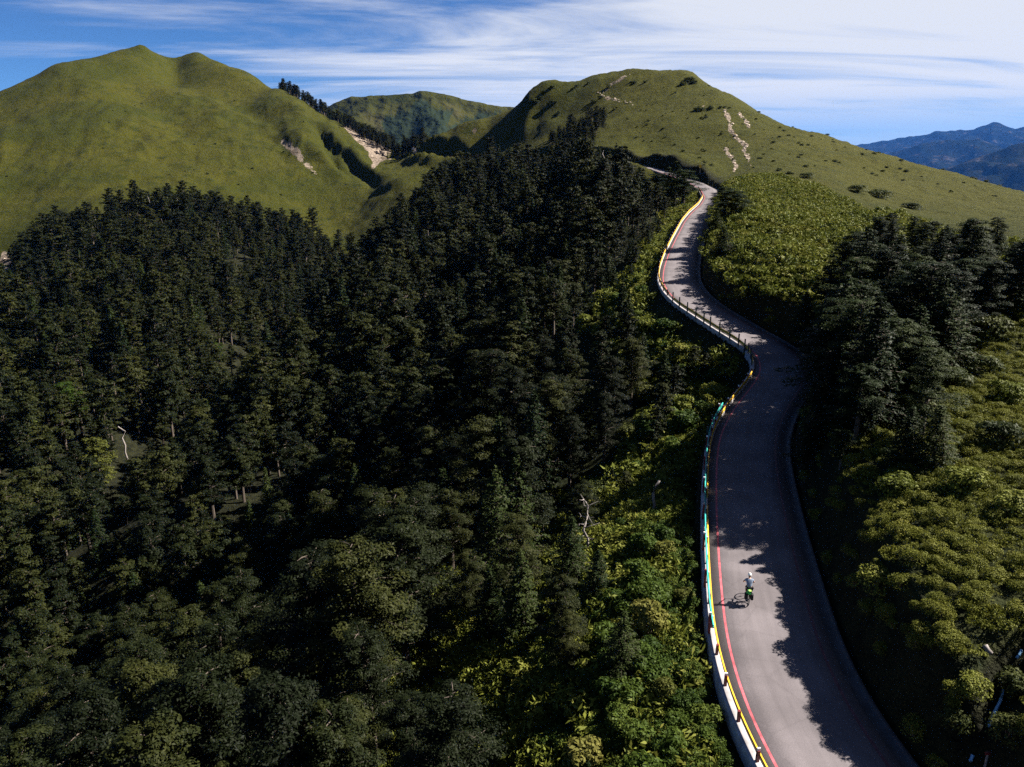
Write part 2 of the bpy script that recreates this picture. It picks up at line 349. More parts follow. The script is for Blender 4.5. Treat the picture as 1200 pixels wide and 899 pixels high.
# ------------------------------------------------------------------ terrain heights
ctl = []                       # (azimuth, ln r, (z-H)/r)
def cp(u, v, r):
    d = ray(u, v); ctl.append((math.atan2(d[0], d[1]), math.log(r), d[2]/math.hypot(d[0], d[1])))
def cw(x, y, z):
    r = math.hypot(x, y); ctl.append((math.atan2(x, y), math.log(r), (z-H)/r))
COLS = {
 -260: [(880,120),(700,175),(600,220),(500,290),(430,370),(380,460),(330,560),(280,680),(220,820),(170,980),(150,1150),(190,1500)],
 0: [(880,104),(700,150),(600,195),(500,265),(430,345),(380,430),(348,500),(300,580),(250,680),(200,800),(160,920),(130,1050),(112,1130),(150,1450),(200,2000)],
 40: [(95,1150),(140,1450)], 66: [(76,1170),(120,1450)],
 100: [(880,95),(700,140),(600,185),(500,240),(400,330),(330,430),(278,515),(240,600),(200,720),(150,880),(110,1030),(69,1200),(110,1500),(180,2200)],
 20: [(101,1140)], 133: [(62,1240),(88,1140),(105,1500)], 150: [(60,1260)], 161: [(57,1272)], 176: [(59,1280)], 224: [(65,1290)], 239: [(66,1290)], 168: [(51,1280),(80,1190),(104,1090),(100,1550)], 186: [(65,1278),(110,1550)], 204: [(83,1275),(102,1190),(120,1550)], 218: [(70,1285),(112,1550)], 231: [(59,1300),(88,1200),(112,1090),(110,1600)], 253: [(71,1270),(112,1570)], 287: [(82,1200)],
 200: [(880,85),(700,125),(600,170),(500,235),(400,310),(320,400),(256,520),(228,640),(190,760),(150,900),(110,1060),(190,2300)],
 300: [(880,62),(700,110),(600,160),(500,220),(420,300),(340,420),(268,545),(240,640),(200,740),(150,900),(115,1060),(91,1180),(140,1450),(200,2200)],
 330: [(104,1080),(145,1350)], 360: [(122,1000),(160,1250)],
 400: [(880,52),(700,90),(600,130),(500,190),(420,260),(350,370),(300,490),(275,590),(240,660),(210,720),(185,790),(160,850),(149,900),(180,1150)],
 440: [(200,720),(176,820),(200,1050)],
 470: [(880,43),(700,75),(600,110),(500,160),(400,240),(300,400),(250,530),(220,610),(200,690),(189,760),(188,800),(205,1000)],
 560: [(880,37),(700,60),(600,85),(500,125),(400,195),(300,320),(220,480),(197,580),(184,645),(167,680),(148,712),(185,950)],
 520: [(205,640),(187,692),(172,715),(158,735),(190,950)], 540: [(200,610),(184,668),(168,695),(152,722),(188,950)], 580: [(196,550),(178,635),(163,665),(145,700),(180,920)], 600: [(198,520),(178,600),(158,645),(136,685),(180,900)], 615: [(170,595),(142,632),(114,662),(160,850)], 630: [(162,590),(138,632),(103,662),(150,830)], 665: [(158,560),(130,615),(96,660),(150,830)],
 640: [(880,32),(700,50),(600,70),(500,100),(400,160),(300,270),(230,390),(197,470),(172,540),(145,605),(101,660),(160,840)],
 700: [(880,29),(700,43),(600,60),(500,85),(400,130),(330,185),(260,270),(215,340),(192,400),(163,480),(132,565),(87,650),(150,820)],
 750: [(700,39),(600,52),(500,74),(420,100),(350,118),(300,165),(260,215),(225,290),(207,335),(185,400),(160,455),(120,545),(81,640),(140,800)],
 810: [(185,375),(150,440),(112,520),(82,610),(140,780)],
 850: [(205,300),(180,360),(150,425),(120,490),(104,530),(150,700)],
 900: [(290,122),(260,155),(240,180),(220,230),(200,280),(180,335),(160,400),(134,480),(190,640)],
 960: [(300,122),(262,155),(238,190),(217,235),(198,290),(178,360),(157,430),(210,580)],
 1050: [(330,105),(285,125),(252,152),(262,180),(240,250),(210,330),(183,400),(235,540)],
 1120: [(320,98),(276,122),(286,150),(262,215),(235,280),(203,365),(260,500)],
 1200: [(350,80),(292,102),(302,132),(284,190),(258,250),(226,330),(290,470)],
 1420: [(420,70),(340,92),(352,120),(320,180),(280,250),(262,310),(330,450)],
}
for u, lst in COLS.items():
    for v, r in lst: cp(u, v, r)
# the slope falling away left of the road and the shelf above the cut bank on its right
for i in range(0, len(RC), 24):
    x, y, z = RC[i]; r = math.hypot(x, y)
    if r > 330: break
    cw(x, y, z)
    if 70 < r < 245:
        q = rpt(i, 6.5); cw(q[0], q[1], z + (3.6 if r < 118 else 4.4)); q = rpt(i, 13); cw(q[0], q[1], z + 5.8)
    if r < 135:
        for d in (5, 12, 24) + ((42,) if r < 70 else ()):
            q = rpt(i, -d); cw(q[0], q[1], z - 1.8 - .60*(d-3.5))
        for d, dz in ((5.2, 4.3), (9, 5.2), (16, 6.3), (26, 7.6)):
            q = rpt(i, d)
            if math.hypot(q[0], q[1]) < 100: cw(q[0], q[1], z + dz)
for u, v, r in ((470,230,1400),(560,230,1300),(640,220,1100),(700,200,1000),(750,195,1000),(810,195,950),(850,200,900),(900,230,850),(960,250,800),(1050,280,750),(1120,300,700),(1200,330,650),(1420,360,620)):
    cp(u, v, r); cp(u, v+20, r*1.6); cp(u, 260, 2300)
for u, v, r in ((763,181,363),(786,186,334),(812,196,304),(735,177,402),(700,174,442),(835,208,285)): cp(u, v, r)
for x, y, z in ((0,6,-6),(-10,4,-13),(-30,8,-25),(20,3,4.6),(35,6,6.5),(60,10,9)): cw(x, y, z)
ctl = np.array(ctl)
# everything far outside the picture: fall away slowly
for a in (-75, -110, -150, 150, 110, 75):
    for r, z in ((30, -8 if a < 0 else 6), (150, -55 if a < 0 else 0), (600, -60), (1800, -120)):
        ctl = np.vstack([ctl, (math.radians(a), math.log(r), (z-H)/r)])
SA, SR = math.radians(8), .25
KX = np.stack([ctl[:, 0]/SA, ctl[:, 1]/SR], 1)
def kern(d2): return np.sqrt(d2 + .002)
n = len(KX)
A = np.zeros((n+3, n+3)); D2 = ((KX[:, None]-KX[None])**2).sum(-1)
A[:n, :n] = -kern(D2) - 0*np.eye(n); A[:n, n] = 1; A[n, :n] = 1; A[:n, n+1:] = KX*.1; A[n+1:, :n] = (KX*.1).T
A[:n, :n] += np.eye(n)*(.002)
W_ = np.linalg.lstsq(A, np.r_[ctl[:, 2], 0, 0, 0], rcond=None)[0]
def rbf(az, lr):
    q = np.stack([az.ravel()/SA, lr.ravel()/SR], 1); out = np.empty(len(q))
    for i in range(0, len(q), 6000):
        c = q[i:i+6000]; d2 = ((c[:, None]-KX[None])**2).sum(-1)
        out[i:i+6000] = -kern(d2) @ W_[:n] + W_[n] + (c*.1) @ W_[n+1:]
    return out.reshape(az.shape)
R0, R1 = 9.0, 2300.0
AZ = np.concatenate([np.radians(np.arange(-180, -50, 5)), np.radians(np.arange(-50, 50.001, .145)), np.radians(np.arange(55, 181, 5))])
LR = np.linspace(math.log(R0), math.log(R1), 560)
caz = np.concatenate([np.radians(np.arange(-180, -50, 5)), np.radians(np.arange(-50, 50.001, .33)), np.radians(np.arange(55, 181, 5))]); clr = np.linspace(LR[0], LR[-1], 210)
CT = rbf(*np.meshgrid(caz, clr, indexing='ij'))
def blur(a, k):
    for ax in (0, 1):
        b = np.pad(a, [(k, k) if i == ax else (0, 0) for i in (0, 1)], mode='edge'); s = 0
        w = np.hanning(2*k+3)[1:-1]; w /= w.sum()
        for j, ww in enumerate(w): s = s + ww*(b[j:j+a.shape[0]] if ax == 0 else b[:, j:j+a.shape[1]])
        a = s
    return a
CT = np.where(np.exp(clr)[None] < 420, blur(CT, 1), CT)
# fine grid
fi = np.interp(AZ, caz, np.arange(len(caz))); i0 = np.clip(fi.astype(int), 0, len(caz)-2); fx = (fi-i0)[:, None]
fj = np.interp(LR, clr, np.arange(len(clr))); j0 = np.clip(fj.astype(int), 0, len(clr)-2); fy = (fj-j0)[None]
T = (CT[i0][:, j0]*(1-fx)*(1-fy) + CT[i0+1][:, j0]*fx*(1-fy) + CT[i0][:, j0+1]*(1-fx)*fy + CT[i0+1][:, j0+1]*fx*fy)
RR = np.exp(LR)[None] + 0*AZ[:, None]; AA = AZ[:, None] + 0*RR
GX = RR*np.sin(AA); GY = RR*np.cos(AA); GZ = H + T*RR
# relief: gullies and humps growing with distance, small unevenness near by
far = np.clip((RR-330)/500, 0, 1)
rid = 1 - 2*np.abs(fbm(GX/190 + .35*GY/190, GY/330, 4))
GZ += far*np.interp(RR, [950, 1150], [1, .22])*(7.5*(rid-.6) + 4.0*fbm(GX/60, GY/75, 5) + 1.6*(1-2*np.abs(fbm(GX/26 + .3*GY/26, GY/60, 3)) - .6))
GZ += np.clip((RR-60)/300, 0, 1)*(1-far*.5)*1.6*fbm(GX/34, GY/34, 4) + .22*fbm(GX/3.1, GY/3.1, 3)*np.clip(RR/60, .3, 2)
def bump(u, v, r, h, w, l=None):
    """a knoll (h>0) or gully standing at pixel u,v and distance r"""
    global GZ
    p = at_r(u, v, r); l = l or w
    t = np.array([p[0], p[1]])/r; dx = GX-p[0]; dy = GY-p[1]
    a = dx*t[0] + dy*t[1]; b_ = dx*t[1] - dy*t[0] + .9*w*fbm(GX/38 + h, GY/38, 4) + .25*a
    GZ = GZ + h*np.exp(-(a/l)**2 - (b_/w)**2)
bump(508,180,712, 11, 11, 24); bump(536,184,720, 2, 16, 30); bump(492,187,740, 10, 7, 20)
bump(386,176,830,-10, 6, 50); bump(393,198,770,-8, 5, 40); bump(408,190,790, 9, 9, 60); bump(425,205,720,-8, 5, 50)
bump(365,190,800, 10, 14, 70); bump(250,160,930, 5, 30, 160); bump(300,150,960,-4, 22, 160); bump(185,140,1000,-4, 26, 200)
bump(330,140,960, 4, 22, 120); bump(130,130,1000, 4, 30, 160)
bump(455,222,640, 7, 14, 30); bump(505,205,640, 6, 12, 22); bump(440,232,650,-3,6,40)
# the wooded spur below the road and the deep hollow beyond it
def crease(pl, h, w):
    global GZ
    pts = [at_r(*q)[:2] for q in pl]; d_ = np.full(GX.shape, 1e9); e_ = np.zeros(GX.shape)
    for n_, (a, c) in enumerate(zip(pts[:-1], pts[1:])):
        ac = c-a; tq = np.clip(((GX-a[0])*ac[0] + (GY-a[1])*ac[1])/(ac@ac), 0, 1); dq = np.hypot(GX-a[0]-tq*ac[0], GY-a[1]-tq*ac[1])
        e_ = np.where(dq < d_, np.clip((n_+tq)/.8, 0, 1)*np.clip((len(pts)-1-n_-tq)/.8, 0, 1), e_); d_ = np.minimum(d_, dq)
    GZ = GZ + h*e_*np.exp(-(d_/w)**2)
crease([(540,215,500),(500,262,430),(455,335,330),(400,420,255),(330,520,195),(250,640,142),(150,760,115)], 11, 24)
crease([(430,290,520),(405,330,430),(360,390,325),(290,460,262),(210,570,200),(110,700,155)], -12, 24)
# the cut and the fill along the road
DIST = np.full(GX.shape, 1e9); SGN = np.zeros(GX.shape); RZ = np.zeros(GX.shape)
near = (RR < 900) & (np.abs(AA) < 1.0)
ii = np.nonzero(near.ravel())[0]; fxx = GX.ravel()[ii]; fyy = GY.ravel()[ii]
step = 4; RCs = RC[::step]; RNs = RN[::step]
bd = np.full(len(ii), 1e9); bk = np.zeros(len(ii), int)
rmax = np.hypot(RCs[:, 0], RCs[:, 1]); rr_ = np.hypot(fxx, fyy)
for c0 in range(0, len(ii), 20000):
    q = slice(c0, c0+20000); d2 = (fxx[q, None]-RCs[None, :, 0])**2 + (fyy[q, None]-RCs[None, :, 1])**2
    k = d2.argmin(1); bk[q] = k
k = bk
fr = np.zeros(len(ii))
sd_ = (fxx-RCs[k, 0])*RNs[k, 0] + (fyy-RCs[k, 1])*RNs[k, 1]
tt = (fxx-RCs[k, 0])*(-RNs[k, 1]) + (fyy-RCs[k, 1])*RNs[k, 0]      # along travel
ki = np.clip(k*step + np.round(tt/.5), 0, len(RC)-1).astype(int)
sd_ = (fxx-RC[ki, 0])*RN[ki, 0] + (fyy-RC[ki, 1])*RN[ki, 1]
dd = np.hypot(fxx-RC[ki, 0], fyy-RC[ki, 1]); sd_ = np.where(sd_ < 0, -dd, dd)
z0 = RC[ki, 2]; base = GZ.ravel()[ii]
wob = 1 + .35*fbm(fxx/5, fyy/5, 3)
dr = sd_ - 3.45; dl = -sd_ - np.interp(RC[ki, 1], [60, 78, 84], [3.32, 3.3, 2.92])
drop = np.interp(RC[ki, 1], [40, 47, 53, 66, 74, 79, 84, 92], [.3, 1.2, 2.8, 3.2, 2.4, .6, .1, .1])
farw = np.clip((rr_-280)/80, 0, 1)
hi = np.where(sd_ > 0, np.where(dr <= 0, z0-.45, z0 - .30 + (2.7*wob)*np.maximum(dr, 0)), np.where(dl <= 0, z0-.45, z0-drop+.4*wob*np.maximum(dl, 0)*np.where(rr_ > 250, 2, 1)))
lo = np.where(sd_ > 0, np.where(dr <= 0, z0-.45, z0 + .2 - .5*dr), np.where(dl <= 0, z0-.45, z0-drop-.15-.22*np.clip(dl, 0, 4.5)-.75*np.maximum(dl-np.where(rr_ < 52, 4.5, 0), 0)))
nz = np.clip(base, np.minimum(lo, hi), hi)
g = GZ.ravel().copy(); g[ii] = nz; GZ = g.reshape(GZ.shape)
q = SGN.ravel(); q[ii] = sd_; SGN = q.reshape(GX.shape)
SGN[~near] = 999
# the little washed-out gully at the lower right
gp = [at_z(1135, 935, 1.0)[:2], at_z(1150, 880, 2.2)[:2], at_z(1168, 825, 3.2)[:2], at_z(1196, 770, 4.2)[:2], at_z(1240, 735, 5.2)[:2]]
gd = np.full(GX.shape, 1e9)
for a, b_ in zip(gp[:-1], gp[1:]):
    ab = b_-a; tq = np.clip(((GX-a[0])*ab[0] + (GY-a[1])*ab[1])/(ab@ab), 0, 1)
    gd = np.minimum(gd, np.hypot(GX-a[0]-tq*ab[0], GY-a[1]-tq*ab[1]))
GZ = GZ - np.where((RR < 60) & (SGN > 3.4), 1.8*np.exp(-(gd/.95)**2), 0)

def ground(x, y):
    """terrain height, bilinear on the polar grid"""
    x = np.asarray(x, float); y = np.asarray(y, float)
    az = np.arctan2(x, y); lr = np.log(np.maximum(np.hypot(x, y), R0+.01))
    a = np.interp(az, AZ, np.arange(len(AZ))); b_ = np.clip((lr-LR[0])/(LR[1]-LR[0]), 0, len(LR)-1.001)
    i = np.clip(a.astype(int), 0, len(AZ)-2); j = b_.astype(int); fa = a-i; fb = b_-j
    return GZ[i, j]*(1-fa)*(1-fb) + GZ[i+1, j]*fa*(1-fb) + GZ[i, j+1]*(1-fa)*fb + GZ[i+1, j+1]*fa*fb
def road_side(x, y):
    """signed distance to the road centre line, right positive"""
    x = np.asarray(x, float); y = np.asarray(y, float); out = np.empty(x.shape)
    for c0 in range(0, len(x), 4000):
        s = slice(c0, c0+4000); d2 = (x[s, None]-RC[None, ::2, 0])**2 + (y[s, None]-RC[None, ::2, 1])**2; k = d2.argmin(1)*2
        sg = (x[s]-RC[k, 0])*RN[k, 0] + (y[s]-RC[k, 1])*RN[k, 1]; out[s] = np.sign(sg)*np.sqrt(d2.min(1))
    return out

# ------------------------------------------------------------------ what covers the ground
FOREST = [(-900,470),(-300,400),(0,352),(30,312),(78,268),(130,254),(215,250),(300,262),(370,285),(425,305),(455,285),(500,242),(545,215),(585,190),(640,172),(690,170),(706,205),(745,222),(790,240),(795,252),(770,305),(752,338),(780,372),(815,410),(835,440),(825,480),(812,545),(800,600),(790,650),(765,700),(742,760),(718,850),(680,1000),(500,1400),(-900,1600)]
PU, PV = project(GX, GY, GZ)
cov = np.zeros(GX.shape + (4,), np.float32); cov[..., 3] = 1
jit = 14*fbm(PU/22, PV/16, 3)*np.clip(PV/250, .3, 1)
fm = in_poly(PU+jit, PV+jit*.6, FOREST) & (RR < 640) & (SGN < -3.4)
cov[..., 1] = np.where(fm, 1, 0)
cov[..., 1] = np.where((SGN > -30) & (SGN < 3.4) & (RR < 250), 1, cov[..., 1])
ROCKS = [([(398,140),(412,146),(424,160),(440,166),(454,172),(464,186),(450,188),(440,196),(432,203),(436,190),(430,178),(420,168),(408,156)], 600, 1000),
         ([(322,159),(336,162),(350,172),(358,186),(372,198),(380,212),(368,206),(352,192),(340,180),(330,170)], 600, 1100),
         ([(0,290),(14,294),(10,302),(18,312),(14,322),(0,318)], 450, 700),
         ([(484,172),(488,172),(490,182),(482,182)], 600, 900), ([(514,160),(518,160),(526,172),(522,173)], 600, 900),
         ([(548,156),(560,147),(566,150),(552,160)], 550, 900)]
for poly, a, c in ROCKS:
    jr = 5*fbm(PU/5, PV/4, 3)
    cov[..., 0] = np.where(in_poly(PU+jr, PV+jr*.7, poly) & (RR > a) & (RR < c), .72 if poly[0][0] == 322 else .82, cov[..., 0])
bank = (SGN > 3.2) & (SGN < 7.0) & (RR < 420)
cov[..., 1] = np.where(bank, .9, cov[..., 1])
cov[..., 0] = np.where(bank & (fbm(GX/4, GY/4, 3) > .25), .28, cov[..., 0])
canem = (SGN > 5) & (RR < 200) & (AA > 0)
cov[..., 2] = np.where(canem, .85*np.clip((210-RR)/60, 0, 1), 0)
cov[..., 2] = np.where((SGN > -26) & (SGN < -3.4) & (RR < 260), .8, cov[..., 2])
cov[..., 1] = np.where((gd < 1.0) & (RR < 60), 1, cov[..., 1]); cov[..., 2] = np.where((gd < 1.0) & (RR < 60), 0, cov[..., 2])
# worn trails of pale stone up the hill
TRAILS = [([(738,86),(728,92),(716,100),(708,107),(704,114)], 1.5), ([(699,108),(712,115),(722,117),(734,121),(742,123)], 1.6), ([(742,123),(770,126),(800,125),(830,124)], .7),
          ([(849,128),(855,140),(856,152),(861,160),(868,166),(875,170),(871,176),(876,184),(878,190)], 2.2), ([(850,172),(853,180),(858,186),(863,194),(860,200)], 2.6), ([(866,132),(874,142),(878,150)], 2.4),
          ([(878,190),(884,204),(900,214),(930,222),(960,228)], .7)]
for pl, w in TRAILS:
    for (u1, v1), (u2, v2) in zip(pl[:-1], pl[1:]):
        du, dv = u2-u1, v2-v1; tq = np.clip(((PU-u1)*du + (PV-v1)*dv)/(du*du + dv*dv), 0, 1)
        ds = np.hypot(PU-u1-tq*du, PV-v1-tq*dv)
        k = (RR > 210) & (RR < 690) & (ds < w*(.75 + .9*fbm(GX/4, GY/4, 2)))
        cov[..., 0] = np.where(k, 1.15, cov[..., 0])
tone = np.clip(.5*np.exp(-((SGN-3)/400)**2)*0 + np.where(AA > .1, np.clip((RR-180)/120, 0, 1)*.35, 0), 0, 1).astype(np.float32)

for ch in (0, 1, 2): cov[..., ch] = blur(cov[..., ch], 1)
# faces, split into the landforms one can point at
NA, NR = GX.shape
idx = (np.arange(NA)[:, None]*NR + np.arange(NR)[None])
F_ = np.stack([idx[:-1, :-1], idx[1:, :-1], idx[1:, 1:], idx[:-1, 1:]], -1).reshape(-1, 4)
fa = AA[:-1, :-1].ravel(); frr = RR[:-1, :-1].ravel(); fu = PU[:-1, :-1].ravel(); fs = SGN[:-1, :-1].ravel()
left_m = (frr > 560) & (fu < 470) & (np.abs(fa) < .9)
right_h = ((fs > 0) & (fs < 900) & (frr > 240) | (frr > 640)) & (~left_m) & (fa > -.08) & (fa < .9)
V_ = np.stack([GX, GY, GZ], -1).reshape(-1, 3)
def landform(name, mask, label):
    f = F_[mask]; used, inv = np.unique(f, return_inverse=True)
    me = mesh_np(name, V_[used], inv.reshape(-1, 4), smooth=True)
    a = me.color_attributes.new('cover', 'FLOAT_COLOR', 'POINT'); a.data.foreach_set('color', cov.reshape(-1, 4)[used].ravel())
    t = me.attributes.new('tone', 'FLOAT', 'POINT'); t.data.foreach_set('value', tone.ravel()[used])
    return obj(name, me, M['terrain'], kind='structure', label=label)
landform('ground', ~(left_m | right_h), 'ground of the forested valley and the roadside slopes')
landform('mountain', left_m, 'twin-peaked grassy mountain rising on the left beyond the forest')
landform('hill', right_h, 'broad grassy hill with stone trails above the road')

# far ranges
def far_mat(name, a, c, rock, forest=None):
    m, nt, b, N, L = mat_new(name); geo = N('ShaderNodeNewGeometry')
    n1 = N('ShaderNodeTexNoise'); n1.inputs['Scale'].default_value = .004; n1.inputs['Detail'].default_value = 8; n1.inputs['Roughness'].default_value = .6; L(geo.outputs['Position'], n1.inputs['Vector'])
    r = N('ShaderNodeValToRGB'); e = r.color_ramp.elements; e[0].position = .40; e[0].color = (*a, 1); e[1].position = .58; e[1].color = (*c, 1)
    x = r.color_ramp.elements.new(.70); x.color = (*rock, 1); L(n1.outputs['Fac'], r.inputs[0])
    at = N('ShaderNodeAttribute'); at.attribute_name = 'wood'
    mx = N('ShaderNodeMix'); mx.data_type = 'RGBA'; L(at.outputs['Fac'], mx.inputs['Factor']); L(r.outputs[0], mx.inputs['A']); mx.inputs['B'].default_value = (.014,.020,.012, 1)
    L(mx.outputs['Result'], b.inputs['Base Color']); b.inputs['Roughness'].default_value = 1; b.inputs['Specular IOR Level'].default_value = 0
    n2 = N('ShaderNodeTexNoise'); n2.inputs['Scale'].default_value = .02; n2.inputs['Detail'].default_value = 6; L(geo.outputs['Position'], n2.inputs['Vector'])
    bp = N('ShaderNodeBump'); bp.inputs['Strength'].default_value = .8; bp.inputs['Distance'].default_value = 40; L(n2.outputs['Fac'], bp.inputs['Height']); L(bp.outputs[0], b.inputs['Normal'])
    return m
def range_mesh(name, sil, r, mat, label, drop, amp, lam, woods=(), seed=0, depth=(.42, .3), na=420, nr=110):
    azs = []; ts = []
    for u, v in sil:
        d = ray(u, v); azs.append(math.atan2(d[0], d[1])); ts.append(d[2]/math.hypot(d[0], d[1]))
    az = np.linspace(azs[0], azs[-1], na); crest = np.interp(az, azs, ts)*r + H
    s = np.linspace(-1, 1, nr); rr = np.where(s < 0, r*(1 + s*depth[0]), r*(1 + s*depth[1]))
    X = rr[None]*np.sin(az)[:, None]; Y = rr[None]*np.cos(az)[:, None]
    prof = 1 - np.abs(s)**.85
    base = -drop
    Z = base + (crest[:, None]-base)*prof[None]
    env = np.clip(np.abs(s)*3.5, .05, 1)[None]*np.clip((1-np.abs(s))*4, 0, 1)[None]
    rg = 1 - 2*np.abs(fbm(X/lam + seed, Y/(lam*1.6) - seed, 5))
    Z = Z + amp*env*(rg-.4) + amp*.10*fbm(X/(lam*.16), Y/(lam*.16), 3)
    pu, pv = project(X, Y, Z)
    me = mesh_np(name, np.stack([X, Y, Z], -1).reshape(-1, 3), np.stack([(i := np.arange(na*nr).reshape(na, nr))[:-1, :-1], i[1:, :-1], i[1:, 1:], i[:-1, 1:]], -1).reshape(-1, 4), True)
    w = np.zeros(X.shape, np.float32)
    j = 5*fbm(pu/9, pv/7, 3)
    for poly in woods: w = np.where(in_poly(pu+j, pv+j, poly), 1, w)
    t = me.attributes.new('wood', 'FLOAT', 'POINT'); t.data.foreach_set('value', w.astype(np.float32).ravel())
    return obj(name, me, mat, kind='structure', label=label)
range_mesh('mountain', [(300,190),(350,150),(390,118),(412,111),(430,109),(455,108),(480,106),(505,103),(520,107),(540,113),(560,118),(585,121),(605,124),(640,140),(700,170)], 2700, far_mat('far_grass_slope', (.015,.018,.005), (.028,.029,.009), (.04,.036,.016)),
           'rounded grassy mountain with dark woods in its folds behind the saddle', 330, 85, 420, seed=3.1,
           woods=[[(446,140),(460,134),(480,126),(492,114),(500,118),(508,128),(534,128),(528,138),(520,148),(534,146),(560,134),(585,134),(610,140),(610,200),(430,200),(440,170),(450,156)]])
FM = far_mat('far_forest_range', (.005,.008,.006), (.009,.011,.008), (.05,.045,.042))
range_mesh('mountain', [(940,188),(1015,168),(1035,165),(1066,160),(1085,158),(1100,153),(1120,152),(1142,149),(1150,145),(1165,141),(1178,144),(1190,148),(1200,147),(1230,160),(1300,158),(1400,190)], 30000, FM, 'farthest blue mountain range on the horizon with rocky peaks', 1500, 700, 3300, seed=8.3)
range_mesh('mountain', [(1000,196),(1040,180),(1062,174),(1080,167),(1100,165),(1120,164),(1134,162),(1146,160),(1155,164),(1175,172),(1200,180),(1260,196)], 21000, FM, 'middle blue mountain ridge between the horizon range and the nearest blue slope', 1500, 560, 2500, seed=5.2)
range_mesh('mountain', [(1060,215),(1100,200),(1130,188),(1160,178),(1180,171),(1195,166),(1215,164),(1260,172),(1340,168),(1450,200)], 14000, FM, 'dark blue forested mountain slope at the right edge, nearest of the blue ranges', 1400, 440, 2000, seed=1.7)
me = mesh_np('land', [(-45000,-45000,-1500),(45000,-45000,-1500),(45000,45000,-1500),(-45000,45000,-1500)], [[0,1,2,3]])
obj('land', me, FM, kind='structure', label='low land far below the ranges')
# ------------------------------------------------------------------ road, kerbs, walls
def sweep(name, i0, i1, prof, step=1, closed=True, uv=False):
    """profile (offset from centre line, height above it) carried along the road"""
    ids = list(range(i0, i1, step)); k = len(prof); P = np.array(prof, float)
    v = np.empty((len(ids), k, 3))
    for a in range(k):
        v[:, a, 0] = RC[ids, 0] + RN[ids, 0]*P[a, 0]; v[:, a, 1] = RC[ids, 1] + RN[ids, 1]*P[a, 0]; v[:, a, 2] = RC[ids, 2] + P[a, 1]
    kk = k if closed else k-1; f = []
    ar = np.arange(len(ids)-1)
    for a in range(kk):
        b_ = (a+1) % k; f.append(np.stack([ar*k+a, (ar+1)*k+a, (ar+1)*k+b_, ar*k+b_], 1))
    f = np.concatenate(f)
    me = mesh_np(name, v.reshape(-1, 3), f)
    if uv:
        l = me.uv_layers.new(name='road'); vi = np.empty(len(me.loops), np.int32); me.loops.foreach_get('vertex_index', vi)
        uvv = np.stack([np.tile(P[:, 0], len(ids)), np.repeat(RSS[ids], k)], 1)[vi]; l.data.foreach_set('uv', uvv.astype(np.float32).ravel())
    return me
IE = len(RC)-2
I222 = road_idx(829, 222); I405 = road_idx(897, 405); I345 = road_idx(803, 345); I330 = road_idx(794, 330)
obj('road', sweep('road', 0, IE, [(-2.75,-.5),(-2.6,0),(-1.3,.03),(0,.045),(1.3,.03),(2.6,0),(2.75,-.5)], closed=False, uv=True), M['asphalt'], kind='structure', label='grey asphalt mountain road winding up towards the saddle')
for o_ in [bpy.data.objects['road']]: pass
def line(d, w, i0, i1, label, m_='redline'):
    zz = lambda q: .045 - .045*abs(q)/2.6 + .006
    return obj('road_marking', sweep('road_marking', i0, i1, [(d-w/2, zz(d-w/2)), (d+w/2, zz(d+w/2))], closed=False), M[m_], kind='structure', label=label)
line(-2.05, .11, 0, road_idx(775, 202), 'red painted line along the valley edge of the road')
line(2.12, .13, 0, I405+30, 'red line along the bank edge of the road, shade put into its colour', 'redshaded')
obj('gutter', sweep('gutter', 0, I222+30, [(2.6,.0),(2.62,-.02),(2.86,-.12),(3.0,-.12),(3.1,.02),(3.24,.03),(3.4,-.6),(2.6,-.6)]), M['gutter'], kind='structure', label='concrete gutter at the foot of the cut bank')
ID_ = road_idx(905, 408)
wall = obj('retaining_wall', sweep('retaining_wall', 0, ID_, [(-2.62,-.3),(-2.62,.16),(-2.66,.2),(-2.98,.2),(-3.01,.16),(-3.10,-4.2),(-2.8,-4.2)]), M['concrete'])
kerb = obj('kerb', sweep('kerb', ID_+1, I222+20, [(-2.62,-.3),(-2.62,.10),(-2.65,.13),(-2.86,.13),(-2.88,.10),(-2.88,-.6),(-2.8,-.6)]), M['concrete'], kind='structure', label='narrow concrete kerb under the upper guard rails')
tag(wall, 'pale concrete retaining wall carrying the valley edge of the road', 'retaining wall')

